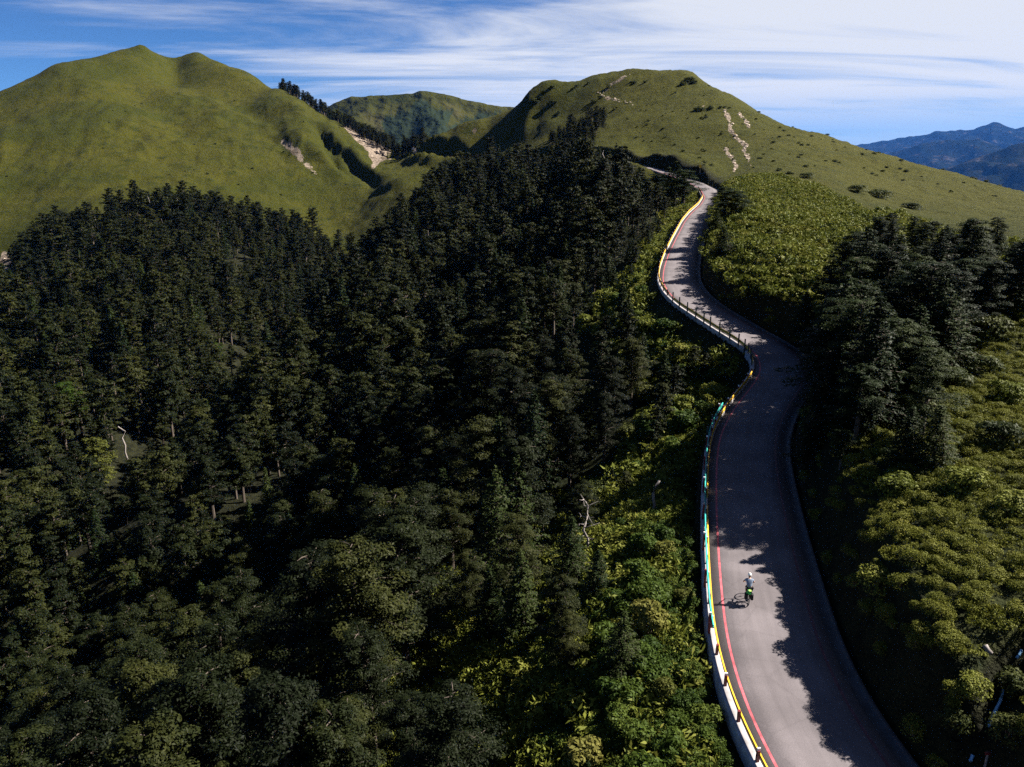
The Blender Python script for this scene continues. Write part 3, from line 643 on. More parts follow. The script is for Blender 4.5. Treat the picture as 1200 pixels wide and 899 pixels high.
# guard rails
WB = [(0,0),(.012,.03),(.065,.06),(.065,.11),(.012,.14),(.012,.17),(.065,.2),(.065,.25),(.012,.28),(0,.31)]
def wbeam(dpos, z, i0, i1, side=1, hs=1.0):
    pr = [(dpos + side*a, z + b_*hs) for a, b_ in WB]; pr2 = [(dpos + side*(a-.008), z + b_*hs) for a, b_ in reversed(WB)]
    return sweep('rail', i0, i1, pr + pr2)
POSTM = {}
def post_mesh(h, kind):
    k = (round(h, 2), kind)
    if k not in POSTM:
        b_ = MB(); b_.box((0,0,h/2-.15), (.11,.13,h+.3)); POSTM[k] = b_.mesh('post')
    return POSTM[k]
cap_me = MB().box((0,0,.05), (.13,.05,.12)).mesh('reflector')
def rail_run(name, label, i0, i1, z, beam, postm, post_h, gap=2.0, dpos=-2.78, reflect=True, posts=True, hs=1.0):
    root = empty(name, rpt(i0, dpos))
    rl = obj('rail', wbeam(dpos+.10, z, i0, i1, hs=hs), M[beam], root); rl.location = -Vector(rpt(i0, dpos))
    if posts:
        n_ = max(1, int((RSS[i1-1]-RSS[i0])/gap))
        for k_ in range(n_+1):
            i = int(np.searchsorted(RSS, RSS[i0] + .25 + k_*gap));
            if i >= i1: break
            p = rpt(i, dpos+.02, .2); me = post_mesh(post_h, postm)
            po = obj('post', me, M[postm], root); po.location = Vector(p) - Vector(rpt(i0, dpos)); po.rotation_euler = (random.uniform(-.03,.03), random.uniform(-.03,.03), math.atan2(-RN[i,0], RN[i,1]) + math.pi/2)
            if reflect and k_ % 2 == 0:
                c_ = obj('reflector', cap_me, M['white'], po); c_.location = (0, 0, post_h)
    return tag(root, label, 'guard rail')
random.seed(4)
ia = 0; ib = road_idx(874, 600); ic = road_idx(884, 488); id_ = road_idx(917, 440)
rail_run('guard_rail', 'yellow steel guard rail on dark red posts beside the cyclist, to the bottom edge', ia, ib, .40, 'yellowpaint', 'postred', .5, hs=.33)
rail_run('guard_rail', 'yellow guard rail on the shaded bend below the teal panel', ib+2, id_, .24, 'yellowpaint', 'postred', .5)
rail_run('guard_rail', 'teal steel upper rail above the yellow rail along the shaded bend', road_idx(905,760), ic, .80, 'teal', 'postred', 1.0, hs=.65, gap=4.0, dpos=-2.95)
rail_run('guard_rail', 'short broad teal rail panel at the head of the shaded bend', road_idx(872,522), ic+2, .50, 'teal', 'postdark', .9, gap=3.0, dpos=-3.05, reflect=False)
rail_run('guard_rail', 'guard rail with tall dark posts seen from outside above the low shrubs', id_+3, I345-6, .42, 'yellowpaint', 'postdark', 1.15, gap=1.9, reflect=False, dpos=-2.95)
rail_run('guard_rail', 'bright yellow guard rail curving round the upper bend', I345-3, I222+6, .40, 'yellowpaint', 'postred', .7)
rail_run('guard_rail', 'faded pink railing along the saddle road below the knoll', road_idx(566,183), road_idx(530,184), .5, 'redline', 'postred', 1.0, gap=6, reflect=False)

# ------------------------------------------------------------------ plants
def leaf_quads(rs, cen, nrm, size, aspect=.45, up=.85, rnd=.42):
    """rhombic leaf sprays at cen (N,3), facing roughly nrm"""
    n_ = len(cen); N_ = nrm + rnd*rs.normal(size=(n_, 3)); N_[:, 2] += up; N_ /= np.linalg.norm(N_, axis=1)[:, None]
    a = rs.normal(size=(n_, 3)); a -= (a*N_).sum(1)[:, None]*N_; a /= np.linalg.norm(a, axis=1)[:, None]; b_ = np.cross(N_, a)
    s = size*(.6 + .8*rs.rand(n_))[:, None]
    v = np.stack([cen - a*s*.5, cen + b_*s*aspect*.5 + N_*s*.08, cen + a*s*.5, cen - b_*s*aspect*.5 + N_*s*.08], 1)
    return v.reshape(-1, 3)
def quads(v): return mesh_np('crown', v, np.arange(len(v)).reshape(-1, 4))
def hemlock(seed, hgt, rad, pads, per, size):
    rs = np.random.RandomState(seed); tb = MB()
    lean = rs.normal(size=2)*.03*hgt
    axis = lambda h: np.array([lean[0]*(h/hgt)**2, lean[1]*(h/hgt)**2, h])
    hs = np.linspace(-1.0, hgt*.93, 7); tb.tube([axis(h) for h in hs], [max(.03, .026*hgt*(1-.9*max(h,0)/hgt)) for h in hs], 6)
    allv = []; c0 = .22 + .12*rs.rand()
    for k in range(pads):
        f = (k+.5)/pads; h = hgt*(c0 + (1-c0)*f**.9)
        prof = (.16 + .84*(1-f)**.58)*min(1, .5+2.0*f)
        if rs.rand() < .16: prof *= .45
        L_ = rad*prof*(.55 + .65*rs.rand()); an = k*2.399 + rs.normal()*.5; dr_ = np.array([math.cos(an), math.sin(an), 0])
        rise = .12*L_*rs.normal() + .10*L_; p0 = axis(h-.25); tip = p0 + dr_*L_ + np.array([0, 0, rise])
        if L_ > .7: tb.tube([p0, p0*.45+tip*.55+np.array([0,0,.08*L_]), tip], [.012*hgt*(1-f)+.02, .04, .015], 4, cap=False)
        npd = 2 if L_ > 1.6 else 1
        for q in range(npd):
            c = p0 + (tip-p0)*(.95 - .42*q) + rs.normal(size=3)*.12
            pr = (.6 + .4*rs.rand())*(.5 + .55*L_/rad)*rad*.33; m_ = int(per*(1 if npd == 1 else .6))
            g_ = rs.normal(size=(m_, 3)); g_ /= np.linalg.norm(g_, axis=1)[:, None]; g_ *= (rs.rand(m_, 1)**.45)
            pos = c + g_*np.array([pr, pr, pr*.38]); pos[:, 2] += .1*pr*np.abs(g_[:, 2])
            nr_ = g_*np.array([.5, .5, .9]) + dr_*.25
            allv.append(leaf_quads(rs, pos, nr_, size))
    # filled core so that the crown is not see-through everywhere
    m_ = int(per*pads*.15); hh = hgt*(c0+.05 + (1-c0-.08)*rs.rand(m_)); pos = np.stack([rs.normal(size=m_)*rad*.16, rs.normal(size=m_)*rad*.16, hh], 1)
    allv.append(leaf_quads(rs, pos, np.zeros((m_, 3)), size))
    return tb.mesh('trunk'), quads(np.concatenate(allv))
def fir(seed, hgt, rad, whorls, per, size):
    rs = np.random.RandomState(seed); tb = MB(); tb.tube([(0,0,-1), (0,0,hgt*.5), (0,0,hgt*.97)], [.024*hgt, .014*hgt, .02], 6)
    allv = []
    for w in range(whorls):
        f = (w+.3)/whorls; h = hgt*(.08 + .90*f); L0 = rad*(1-f)**.8*(.9+.2*rs.rand()) + .12
        nb = 7 if f < .75 else 5; ph = rs.rand()*6
        for b_ in range(nb):
            an = ph + 2*math.pi*b_/nb + rs.normal()*.15; L_ = L0*(.65+.5*rs.rand()); dr_ = np.array([math.cos(an), math.sin(an), 0])
            p0 = np.array([0, 0, h]); tip = p0 + dr_*L_ + np.array([0, 0, -.10*L_ + .05*rs.normal()])
            if L_ > .6: tb.tube([p0, tip], [.03, .012], 3, cap=False)
            m_ = max(4, int(per*(.25 + L_/rad)))
            t_ = rs.rand(m_)**.7; side = (rs.rand(m_)-.5)*2; wd = L_*.34*(1-.55*t_)
            perp = np.array([-dr_[1], dr_[0], 0])
            pos = p0 + (tip-p0)*t_[:, None] + perp*(side*wd)[:, None] + np.stack([0*t_, 0*t_, (rs.rand(m_)-.5)*.22*size*3 - .06*L_*side**2], 1)
            allv.append(leaf_quads(rs, pos, np.zeros((m_, 3)) + dr_*.25, size, .42, up=1.0, rnd=.45))
    pos = np.stack([0*np.arange(12.), 0*np.arange(12.), hgt*np.linspace(.93, 1.0, 12)], 1); allv.append(leaf_quads(rs, pos, rs.normal(size=(12, 3)), size*.8, up=0))
    return tb.mesh('trunk'), quads(np.concatenate(allv))
def shrub(seed, rad, hgt, n_, size, stems=7, lobes=9):
    rs = np.random.RandomState(seed); tb = MB(); allv = []
    cs = []
    for k in range(lobes):
        an = k*2.4 + rs.rand(); q = rad*.62*math.sqrt(k/lobes); c = np.array([q*math.cos(an), q*math.sin(an), hgt*(.50 + .22*rs.rand())*(1-.35*(q/rad)**2)]); cs.append(c)
        tb.tube([(0.1*math.cos(an), .1*math.sin(an), -.3), c*np.array([.5,.5,.55]), c], [.05, .03, .012], 4, cap=False)
        pr = rad*(.36 + .14*rs.rand()); m_ = n_//lobes
        g_ = rs.normal(size=(m_, 3)); g_ /= np.linalg.norm(g_, axis=1)[:, None]; g_[:, 2] = np.where(g_[:, 2] < -.3, -g_[:, 2], g_[:, 2])
        pos = c + g_*np.array([pr, pr, pr*.8])*(rs.rand(m_, 1)**.25)
        allv.append(leaf_quads(rs, pos, g_, size, .55, up=.35, rnd=.55))
    # skirt of leaves down to the ground
    m_ = n_//4; an = rs.rand(m_)*6.283; q = rad*(.5+.5*rs.rand(m_)); pos = np.stack([q*np.cos(an), q*np.sin(an), hgt*.45*rs.rand(m_)], 1)
    allv.append(leaf_quads(rs, pos, np.stack([np.cos(an), np.sin(an), 0*an], 1), size, .55, up=.3))
    return tb.mesh('stem'), quads(np.concatenate(allv))
def cane_patch(seed, n_, spread, hgt, size, blades=9):
    """tuft of dwarf bamboo: many arching blades"""
    rs = np.random.RandomState(seed); vs = []
    for k in range(n_):
        q = spread*math.sqrt(rs.rand()); an = rs.rand()*6.283; c = np.array([q*math.cos(an), q*math.sin(an), 0]); h_ = hgt*(.6+.6*rs.rand())*(1-.3*(q/spread)**2)
        m_ = blades; a2 = rs.rand(m_)*6.283; up_ = rs.rand(m_)**.6
        pos = c + np.stack([.22*spread*np.cos(a2)*rs.rand(m_), .22*spread*np.sin(a2)*rs.rand(m_), h_*up_], 1)
        vs.append(leaf_quads(rs, pos, np.stack([np.cos(a2), np.sin(a2), 0*a2], 1)*.5, size, .30, up=.5, rnd=.5))
    return quads(np.concatenate(vs))
def snag(seed, hgt, nbr, r0, broken=False, red=False):
    rs = np.random.RandomState(seed); tb = MB(); pts = [(0,0,-.8)]; rad = [r0]
    for k in range(1, 7):
        f = k/6; pts.append((rs.normal()*.05*hgt*f, rs.normal()*.05*hgt*f, hgt*f)); rad.append(r0*(1-.85*f) + (.0 if not broken else r0*.5*f))
    tb.tube(pts, rad, 6)
    br = MB()
    for k in range(nbr):
        f = .35 + .6*(k+.5)/nbr; i = int(f*6); p = Vector(pts[i])*(1-(f*6-i)) + Vector(pts[min(6, i+1)])*(f*6-i)
        an = rs.rand()*6.283; L_ = hgt*.32*(1.1-f)*(.5+rs.rand()); d = Vector((math.cos(an), math.sin(an), .35*rs.normal()))
        m1 = p + d*L_*.55; m2 = m1 + (d + Vector((rs.normal()*.5, rs.normal()*.5, rs.normal()*.5)))*L_*.5
        br.tube([p, m1, m2], [r0*.35, r0*.22, r0*.05], 4)
        if rs.rand() < .7: br.tube([m1, m1 + Vector((rs.normal(), rs.normal(), rs.normal()*.6))*L_*.35], [r0*.16, r0*.04], 4)
    return tb.mesh('trunk', True), br.mesh('branch', True)
for k_ in range(1): pass
HEMN = [hemlock(150+k, 14.0, 3.7 + .45*(k % 3), 46, 430, .21) for k in range(5)]
HEM = [hemlock(100+k, 14.0*(1+.06*((k*7) % 5-2)), 3.6 + .35*(k % 4), 44, 150, .38) for k in range(7)]
HEMF = [hemlock(200+k, 14.0, 3.6 + .35*(k % 3), 36, 70, .55) for k in range(6)]
FIRN = [fir(300+k, 10.0, 2.3+.25*k, 24, 60, .26) for k in range(4)]
FIRF = [fir(320+k, 10.0, 2.3+.2*k, 16, 22, .5) for k in range(3)]
SHR = [shrub(400+k, 1.5, 1.9, 1500, .21) for k in range(5)]
SAP = [shrub(420+k, 1.2, 2.6, 1300, .26, lobes=11) for k in range(4)]
for t_, c_ in HEM+HEMF+HEMN: t_.materials.append(M['bark']); c_.materials.append(M['hemlock'])
for t_, c_ in FIRN+FIRF: t_.materials.append(M['bark']); c_.materials.append(M['fir'])
for t_, c_ in SHR: t_.materials.append(M['bark']); c_.materials.append(M['scrub'])
for t_, c_ in SAP: t_.materials.append(M['bark']); c_.materials.append(M['broad'])

ROADPOLY = [(r[1]-3, r[0]) for r in ROWS] + [(822,222),(838,218)] + [(r[2]+3, r[0]) for r in reversed(ROWS)]
ROADPOLY2 = [(755,193),(770,193),(786,206),(780,209)]
def hides_road(x, y, z, h, w):
    """does a tree standing here cover the stretch of road the photograph shows"""
    bad = np.zeros(x.shape, bool)
    for f in (.3, .6, .85, 1.0):
        for s in (-.5, 0, .5):
            u, v = project(x + s*w*(1.15-f), y, z + h*f); bad |= in_poly(u, v, ROADPOLY) | in_poly(u, v, ROADPOLY2)
    return bad
def scatter(rs, x0, x1, y0, y1, sp, jitter=.5):
    gx, gy = np.meshgrid(np.arange(x0, x1, sp), np.arange(y0, y1, sp*.9)); gx = gx + (np.arange(gx.shape[0]) % 2)[:, None]*sp*.5
    gx = gx + rs.uniform(-jitter, jitter, gx.shape)*sp; gy = gy + rs.uniform(-jitter, jitter, gy.shape)*sp
    return gx.ravel(), gy.ravel()
def gn_stuff(name, pts, rots, scales, kinds, sources, label, tint=None):
    """one object: meshes set on points (plants nobody could count)"""
    me = bpy.data.meshes.new(name); me.vertices.add(len(pts)); me.vertices.foreach_set('co', np.asarray(pts, np.float32).ravel())
    a = me.attributes.new('rot', 'FLOAT_VECTOR', 'POINT'); a.data.foreach_set('vector', np.asarray(rots, np.float32).ravel())
    a = me.attributes.new('scl', 'FLOAT_VECTOR', 'POINT'); a.data.foreach_set('vector', np.asarray(scales, np.float32).ravel())
    a = me.attributes.new('pick', 'INT', 'POINT'); a.data.foreach_set('value', np.asarray(kinds, np.int32))
    o = obj(name, me, None, kind='stuff', label=label)
    ng = bpy.data.node_groups.new(name, 'GeometryNodeTree')
    ng.interface.new_socket('Geometry', in_out='INPUT', socket_type='NodeSocketGeometry'); ng.interface.new_socket('Geometry', in_out='OUTPUT', socket_type='NodeSocketGeometry')
    N = ng.nodes.new; L = ng.links.new; gi = N('NodeGroupInput'); go = N('NodeGroupOutput'); jn = N('GeometryNodeJoinGeometry')
    def named(nm, ty):
        q = N('GeometryNodeInputNamedAttribute'); q.data_type = ty; q.inputs['Name'].default_value = nm; return q.outputs['Attribute']
    rot = named('rot', 'FLOAT_VECTOR'); scl = named('scl', 'FLOAT_VECTOR'); pick = named('pick', 'INT')
    e2r = N('FunctionNodeEulerToRotation'); L(rot, e2r.inputs[0])
    for k, so in enumerate(sources):
        cmp = N('FunctionNodeCompare'); cmp.data_type = 'INT'; cmp.operation = 'EQUAL'; L(pick, cmp.inputs[2]); cmp.inputs[3].default_value = k
        oi = N('GeometryNodeObjectInfo'); oi.inputs['Object'].default_value = so; oi.inputs['As Instance'].default_value = True
        ip = N('GeometryNodeInstanceOnPoints'); L(gi.outputs[0], ip.inputs['Points']); L(cmp.outputs[0], ip.inputs['Selection']); L(oi.outputs['Geometry'], ip.inputs['Instance'])
        L(e2r.outputs[0], ip.inputs['Rotation']); L(scl, ip.inputs['Scale']); L(ip.outputs[0], jn.inputs[0])
    L(jn.outputs[0], go.inputs[0])
    md = o.modifiers.new('plants', 'NODES'); md.node_group = ng
    return o
def joined_source(name, t_, c_):
    """trunk and crown in one mesh, as the pattern for plants of a far wood (not in the scene itself)"""
    va = np.empty(len(t_.vertices)*3, np.float32); t_.vertices.foreach_get('co', va); vb = np.empty(len(c_.vertices)*3, np.float32); c_.vertices.foreach_get('co', vb)
    fa_ = [list(p.vertices) for p in t_.polygons]; nb = len(va)//3
    me = bpy.data.meshes.new(name); fb_ = (np.arange(len(vb)//3).reshape(-1, 4) + nb)
    lo_ = [i for f in fa_ for i in f]; ls = np.cumsum([0]+[len(f) for f in fa_])
    me.vertices.add(nb + len(vb)//3); me.vertices.foreach_set('co', np.r_[va, vb])
    me.loops.add(len(lo_) + fb_.size); me.loops.foreach_set('vertex_index', np.r_[np.array(lo_, np.int32), fb_.ravel().astype(np.int32)])
    me.polygons.add(len(fa_) + len(fb_)); me.polygons.foreach_set('loop_start', np.r_[ls[:-1], ls[-1] + 4*np.arange(len(fb_))].astype(np.int32))
    me.polygons.foreach_set('material_index', np.r_[np.zeros(len(fa_)), np.ones(len(fb_))].astype(np.int32)); me.update(calc_edges=True)
    me.materials.append(t_.materials[0]); me.materials.append(c_.materials[0])
    return bpy.data.objects.new(name, me)
def thing_tree(name, pair, loc, rz, sc, crown='crown', stem='trunk', sz=None, crown_mat=None):
    e = empty(name, loc, rz); e.scale = (sc, sc, sz or sc)
    obj(stem, pair[0], None, e); c_ = obj(crown, pair[1], None, e)
    if crown_mat is not None:
        c_.material_slots[0].link = 'OBJECT'; c_.material_slots[0].material = crown_mat
    return e

# ---- the valley forest
rs = np.random.RandomState(21)
fx_, fy_ = scatter(rs, -520, 170, 14, 700, 6.0)
nx_, ny_ = scatter(rs, -160, 60, 14, 190, 4.7); kq = np.hypot(nx_, ny_) < 165; kf = np.hypot(fx_, fy_) >= 165
fx_ = np.r_[fx_[kf], nx_[kq]]; fy_ = np.r_[fy_[kf], ny_[kq]]
fz_ = ground(fx_, fy_); fu_, fv_ = project(fx_, fy_, fz_); rr2 = np.hypot(fx_, fy_); sdr = road_side(fx_, fy_)
jx = rs.normal(size=len(fx_))*6*np.clip(150/rr2, .2, 1)
ok = in_poly(fu_+jx, fv_, FOREST) & (rr2 < 640) & (sdr < -7)
CLEAR = [[(520,790),(560,735),(620,718),(670,735),(650,800),(600,860),(530,905),(500,850)],
         [(150,395),(175,390),(182,402),(158,408)], [(270,410),(284,410),(284,440),(272,440)], [(255,315),(300,310),(300,330),(262,334)]]
thin = fbm(fx_/40, fy_/40, 3)
for c_ in CLEAR: ok &= ~in_poly(fu_, fv_, c_)
ok &= ~((thin < -.26) & (rs.rand(len(fx_)) < .45))
fh_ = (np.where(rs.rand(len(fx_)) < .14, rs.uniform(1.2, 1.5, len(fx_)), rs.uniform(.42, 1.15, len(fx_))) + .3*thin)*np.clip((-sdr-2)/20, .45, 1)
fh_ = np.where(rr2 < 165, np.minimum(fh_*.86, .95), fh_)
ok &= ~hides_road(fx_, fy_, fz_, fh_*14, 5.0)
for u0, v0, u1, v1 in ((662,572,708,655),(118,500,150,575)):       # keep the bleached snag and the yellow tree in the open
    hid = np.zeros(len(fx_), bool)
    for f in (.35, .6, .85, 1.0):
        for w_ in (-2.5, 0, 2.5):
            a_, b_ = project(fx_ + w_*(1.15-f), fy_, fz_ + fh_*14*f); hid |= (a_ > u0) & (a_ < u1) & (b_ > v0) & (b_ < v1)
    ok &= ~(hid & (fv_ > v1-12))
fx_, fy_, fz_, fh_, rr2, fu_, fv_ = (q[ok] for q in (fx_, fy_, fz_, fh_, rr2, fu_, fv_))
tu_, tv_ = project(fx_, fy_, fz_ + fh_*13)
inv_ = (np.maximum(fu_, tu_) > -60) & (np.minimum(fu_, tu_) < 1260) & (tv_ < 930)
size_ = np.where(inv_, fh_/rr2, 0)
order = np.argsort(-size_); NEAR_N = 285
kind_ = (rs.rand(len(fx_)) < np.where(fu_ > 560, .28, .12)).astype(int)     # 1: fir among the hemlocks
LANDMARKS = [(122,545,'the yellow-green leafy tree'),(90,480,'the bright green broad tree'),(690,620,'the bleached snag'),(765,585,'the broken trunk stump'),(190,555,'the dead reddish spire'),(543,570,'the grey dead spire'),
 (372,640,'the thin white snag'),(322,662,'the pale leaning snag'),(28,762,'the snag with curved limbs'),(78,645,'the thin bare snag'),(358,595,'the upright bare trunk'),(336,732,'the short pale snag'),(580,790,'the shaded clearing'),
 (596,690,'the bare trunk at the clearing'),(552,270,'the pale forked snag'),(258,415,'the green slope tree'),(0,899,'the lower left corner'),(220,899,'the middle of the bottom left edge'),(430,899,'the bottom edge beside the clearing'),(600,440,'the heart of the central slope'),(720,420,'the middle guard rail'),(0,600,'the left edge')]
for n_, k in enumerate(order[:NEAR_N]):
    pair = (HEMN[k % len(HEMN)] if rr2[k] < 105 else HEM[k % len(HEM)]) if kind_[k] == 0 else FIRN[k % len(FIRN)]
    sc = fh_[k]*(1.0 if kind_[k] == 0 else 1.25)
    e = thing_tree('hemlock_tree' if kind_[k] == 0 else 'fir_tree', pair, (fx_[k], fy_[k], fz_[k]-.2), rs.rand()*6.283, sc, sz=sc*rs.uniform(.9, 1.1))
    u_, v_ = fu_[k], fv_[k] - 25
    ld = [(math.hypot(u_-a_, v_-c_), a_, c_, w_) for a_, c_, w_ in LANDMARKS]; dm, a_, c_, w_ = min(ld)
    di = ('left of' if u_ < a_ else 'right of') if abs(u_-a_) > 1.2*abs(v_-c_) else ('uphill from' if v_ < c_ else 'downhill from')
    if abs(abs(u_-a_) - abs(v_-c_)) < .45*max(abs(u_-a_), abs(v_-c_)): di = ('up ' if v_ < c_ else 'down ') + ('left of' if u_ < a_ else 'right of')
    sz_n = 'tall' if fh_[k] > 1.08 else ('small' if fh_[k] < .8 else 'middling')
    kd = 'pointed fir' if kind_[k] else 'clumpy dark conifer'
    nearw = '' if dm < 75 else 'well '
    lab = f'{sz_n} {kd} {nearw}{di} {w_}'
    tag(e, lab, 'tree', 'conifers of the valley forest')
rest = order[NEAR_N:]
# dark wood on the ridge of the left mountain
rx, ry = [], []
RIDGEWOOD = [(326,106),(345,112),(380,128),(410,146),(440,168),(468,180),(480,184),(480,200),(462,184),(440,176),(420,160),(396,142),(360,126)]
cx_, cy_ = scatter(rs, -420, -80, 600, 1150, 6.0); cz_ = ground(cx_, cy_); cu_, cv_ = project(cx_, cy_, cz_)
crest_t = np.interp(cu_, [326,360,400,440,470,500], [1090,1010,905,825,770,740]); cr = np.hypot(cx_, cy_)
k_ = (cu_ > 328) & (cu_ < 500) & (cr > crest_t+4) & (cr < crest_t+70)
RWX, RWY, RWZ = cx_[k_], cy_[k_], cz_[k_]
# dark wood in the fold of the hill
cx_, cy_ = scatter(rs, -60, 130, 300, 620, 5.5); cz_ = ground(cx_, cy_); cu_, cv_ = project(cx_, cy_, cz_)
HILLWOOD = [(640,172),(668,150),(690,140),(708,140),(712,152),(696,164),(700,172),(706,205),(690,200)]
HILLWOOD2 = [(606,138),(622,126),(640,126),(648,134),(630,142),(612,150)]
k1 = (in_poly(cu_, cv_, HILLWOOD) & (np.hypot(cx_, cy_) > 330)); k2 = in_poly(cu_, cv_, HILLWOOD2) & (rs.rand(len(cx_)) < .6)
k_ = k1 | k2
HWX, HWY, HWZ = cx_[k_], cy_[k_], cz_[k_]
src = [joined_source('far_tree', *HEMF[k]) for k in range(6)] + [joined_source('far_fir', *FIRF[k]) for k in range(3)]
def pack(x, y, z, h, pick, fat=1.0):
    n_ = len(x); P_ = np.stack([x, y, z-.2], 1); R_ = np.zeros((n_, 3)); R_[:, 2] = rs.rand(n_)*6.283; S_ = np.stack([h*fat, h*fat, h*rs.uniform(.9, 1.12, n_)], 1); return P_, R_, S_, pick
pk = np.where(kind_[rest] == 0, rs.randint(0, 6, len(rest)), 6 + rs.randint(0, 3, len(rest)))
P_, R_, S_, K_ = pack(fx_[rest], fy_[rest], fz_[rest], fh_[rest]*np.where(kind_[rest] == 0, 1, 1.25), pk)
gn_stuff('forest', P_, R_, S_, K_, src, 'dense dark conifer forest filling the valley beyond the nearest trees')
P_, R_, S_, K_ = pack(RWX, RWY, RWZ, rs.uniform(.7, 1.15, len(RWX)), rs.randint(0, 9, len(RWX)))
gn_stuff('forest', P_, R_, S_, K_, src, 'dark wood along the right-hand ridge of the twin-peaked mountain')
P_, R_, S_, K_ = pack(HWX, HWY, HWZ, rs.uniform(.35, .75, len(HWX)), rs.randint(0, 9, len(HWX)), 1.15)
gn_stuff('forest', P_, R_, S_, K_, src, 'dark wood in the fold of the hill above the central forest')
print('forest', len(fx_), 'ridge', len(RWX), 'fold', len(HWX))
#@@PART3
# ------------------------------------------------------------------ roadside plants
rs = np.random.RandomState(33)
def base_at(u, v, r0=12, r1=900):
    """the visible point of the ground in direction u,v"""
    d = ray(u, v); hd = math.hypot(d[0], d[1]); r = np.exp(np.linspace(math.log(r0), math.log(r1), 1500))
    x = d[0]/hd*r; y = d[1]/hd*r; z = H + d[2]/hd*r; g_ = ground(x, y); k = np.argmax(g_ > z)
    return (x[k], y[k], g_[k]) if (g_ > z).any() else (x[-1], y[-1], g_[-1])
def fir_at(u, vb, vt, lab, k=0, mat=None, fat=1.0, grp=None, name='fir_tree', hem=False):
    p = base_at(u, vb); D = math.hypot(p[0], p[1])
    q = at_r(u, vt, D); hgt = max(2.0, q[2]-p[2]); s_ = hgt/10.0
    if hem: e = thing_tree(name, HEMN[k % 5], (p[0], p[1], p[2]-.15), k*1.3, s_/1.4*fat*1.05, sz=s_/1.4, crown_mat=M['fir'])
    else: e = thing_tree(name, FIRN[k % 4], (p[0], p[1], p[2]-.15), k*1.3, s_*fat, sz=s_, crown_mat=mat)
    return tag(e, lab, 'tree', grp)
# firs on the bank right of the road (pixel of foot, pixel of top)
for k, (u, vb, vt, lab) in enumerate([
    (1012,505,338,'large fir on the cut bank, tallest beside the shaded bend'),
    (1042,482,368,'broad fir just behind the largest bank fir'),
    (978,480,392,'small fir in front of the largest bank fir, closest to the shaded bend'),
    (1090,438,318,'dense rounded fir at the heart of the bank thicket'),
    (1070,420,300,'fir between the pointed black fir and the dense rounded one'),
    (1038,330,256,'black pointed fir standing out above the bank thicket'),
    (1005,372,262,'dark fir at the cane edge, leftmost of the bank thicket'),
    (1125,380,300,'fir on the right side of the bank thicket near the ridge'),
    (1160,365,302,'squat dark fir on the ridge at the right of the thicket'),
    (1188,330,278,'low dark fir by the right edge on the ridge'),
    (1112,318,272,'small fir on the ridge between the black pointed fir and the squat one'),
    (1150,300,274,'low dark fir cushion on the ridge before the smooth grass slope'),
    (1060,545,470,'young fir at the sunny foot of the bank thicket'),
    (985,548,500,'young fir half buried in bank shade below the largest fir'),
    (952,545,470,'dark young fir overhanging the shaded bend'),
    (1092,545,468,'green young fir between the thicket and the sunlit shrubs'),
    (975,420,352,'dark fir shading the middle of the bend from the cane slope'),
    (940,400,338,'low fir at the lower edge of the cane slope'),
    (1030,440,352,'slim fir squeezed behind the largest bank fir'),
    ]):
    fir_at(u, vb, vt, lab, k, fat=1.6 if vb-vt < 90 else 1.3, hem=(k % 3 == 1))
# a row of firs along the crest of the cut bank shading the bend
i0_, i1_ = road_idx(878, 585), road_idx(898, 408)
for n_, i in enumerate(np.linspace(i0_, i1_, 19).astype(int)):
    d = 5.6 + 1.6*rs.rand(); p = rpt(i, d); z_ = float(ground(p[0], p[1])); s_ = (.62 + .3*rs.rand())*(1.0 if 3 < n_ < 16 else .7)
    e = thing_tree('fir_tree', FIRN[n_ % 4] if n_ % 2 else HEMN[n_ % 5], (p[0], p[1], z_-.2), n_*1.1, s_*1.5 if n_ % 2 else s_*.95, sz=s_ if n_ % 2 else s_*.72, crown_mat=M['fir'])
    ORD = 'first second third fourth fifth sixth seventh eighth ninth tenth eleventh twelfth thirteenth fourteenth fifteenth sixteenth seventeenth eighteenth nineteenth'.split()
    tag(e, f'{ORD[n_]} dark fir from the cyclist\'s end of the row shading the bend', 'tree', 'firs in the row shading the bend')
# the rest of the bank thicket
tx, ty = scatter(rs, 20, 90, 45, 150, 3.4); tz = ground(tx, ty); tu, tv = project(tx, ty, tz); ts = road_side(tx, ty)
THICK = [(955,420),(985,360),(1010,300),(1050,290),(1110,292),(1195,300),(1230,340),(1150,390),(1112,440),(1090,520),(1040,545),(960,560),(945,500)]
k_ = in_poly(tu, tv, THICK) & (ts > 6.5)
for n_, i in enumerate(np.nonzero(k_)[0][:80]):
    s_ = rs.uniform(.34, .62)*(1 if tv[i] > 340 else .7); hm_ = rs.rand() < .5
    e = thing_tree('fir_tree', HEMN[i % 5] if hm_ else FIRN[i % 4], (tx[i], ty[i], tz[i]-.2), rs.rand()*6.28, s_*1.15 if hm_ else s_*1.9, sz=s_ if hm_ else s_*1.15, crown_mat=M['fir'])
    w_ = 'near the ridge' if tv[i] < 340 else ('in the middle' if tv[i] < 450 else 'on the lower edge'); q_ = 'clumpy' if hm_ else 'pointed'
    tag(e, f'{q_} dark conifer {w_} of the bank thicket', 'tree', f'{q_} conifers {w_} of the bank thicket')
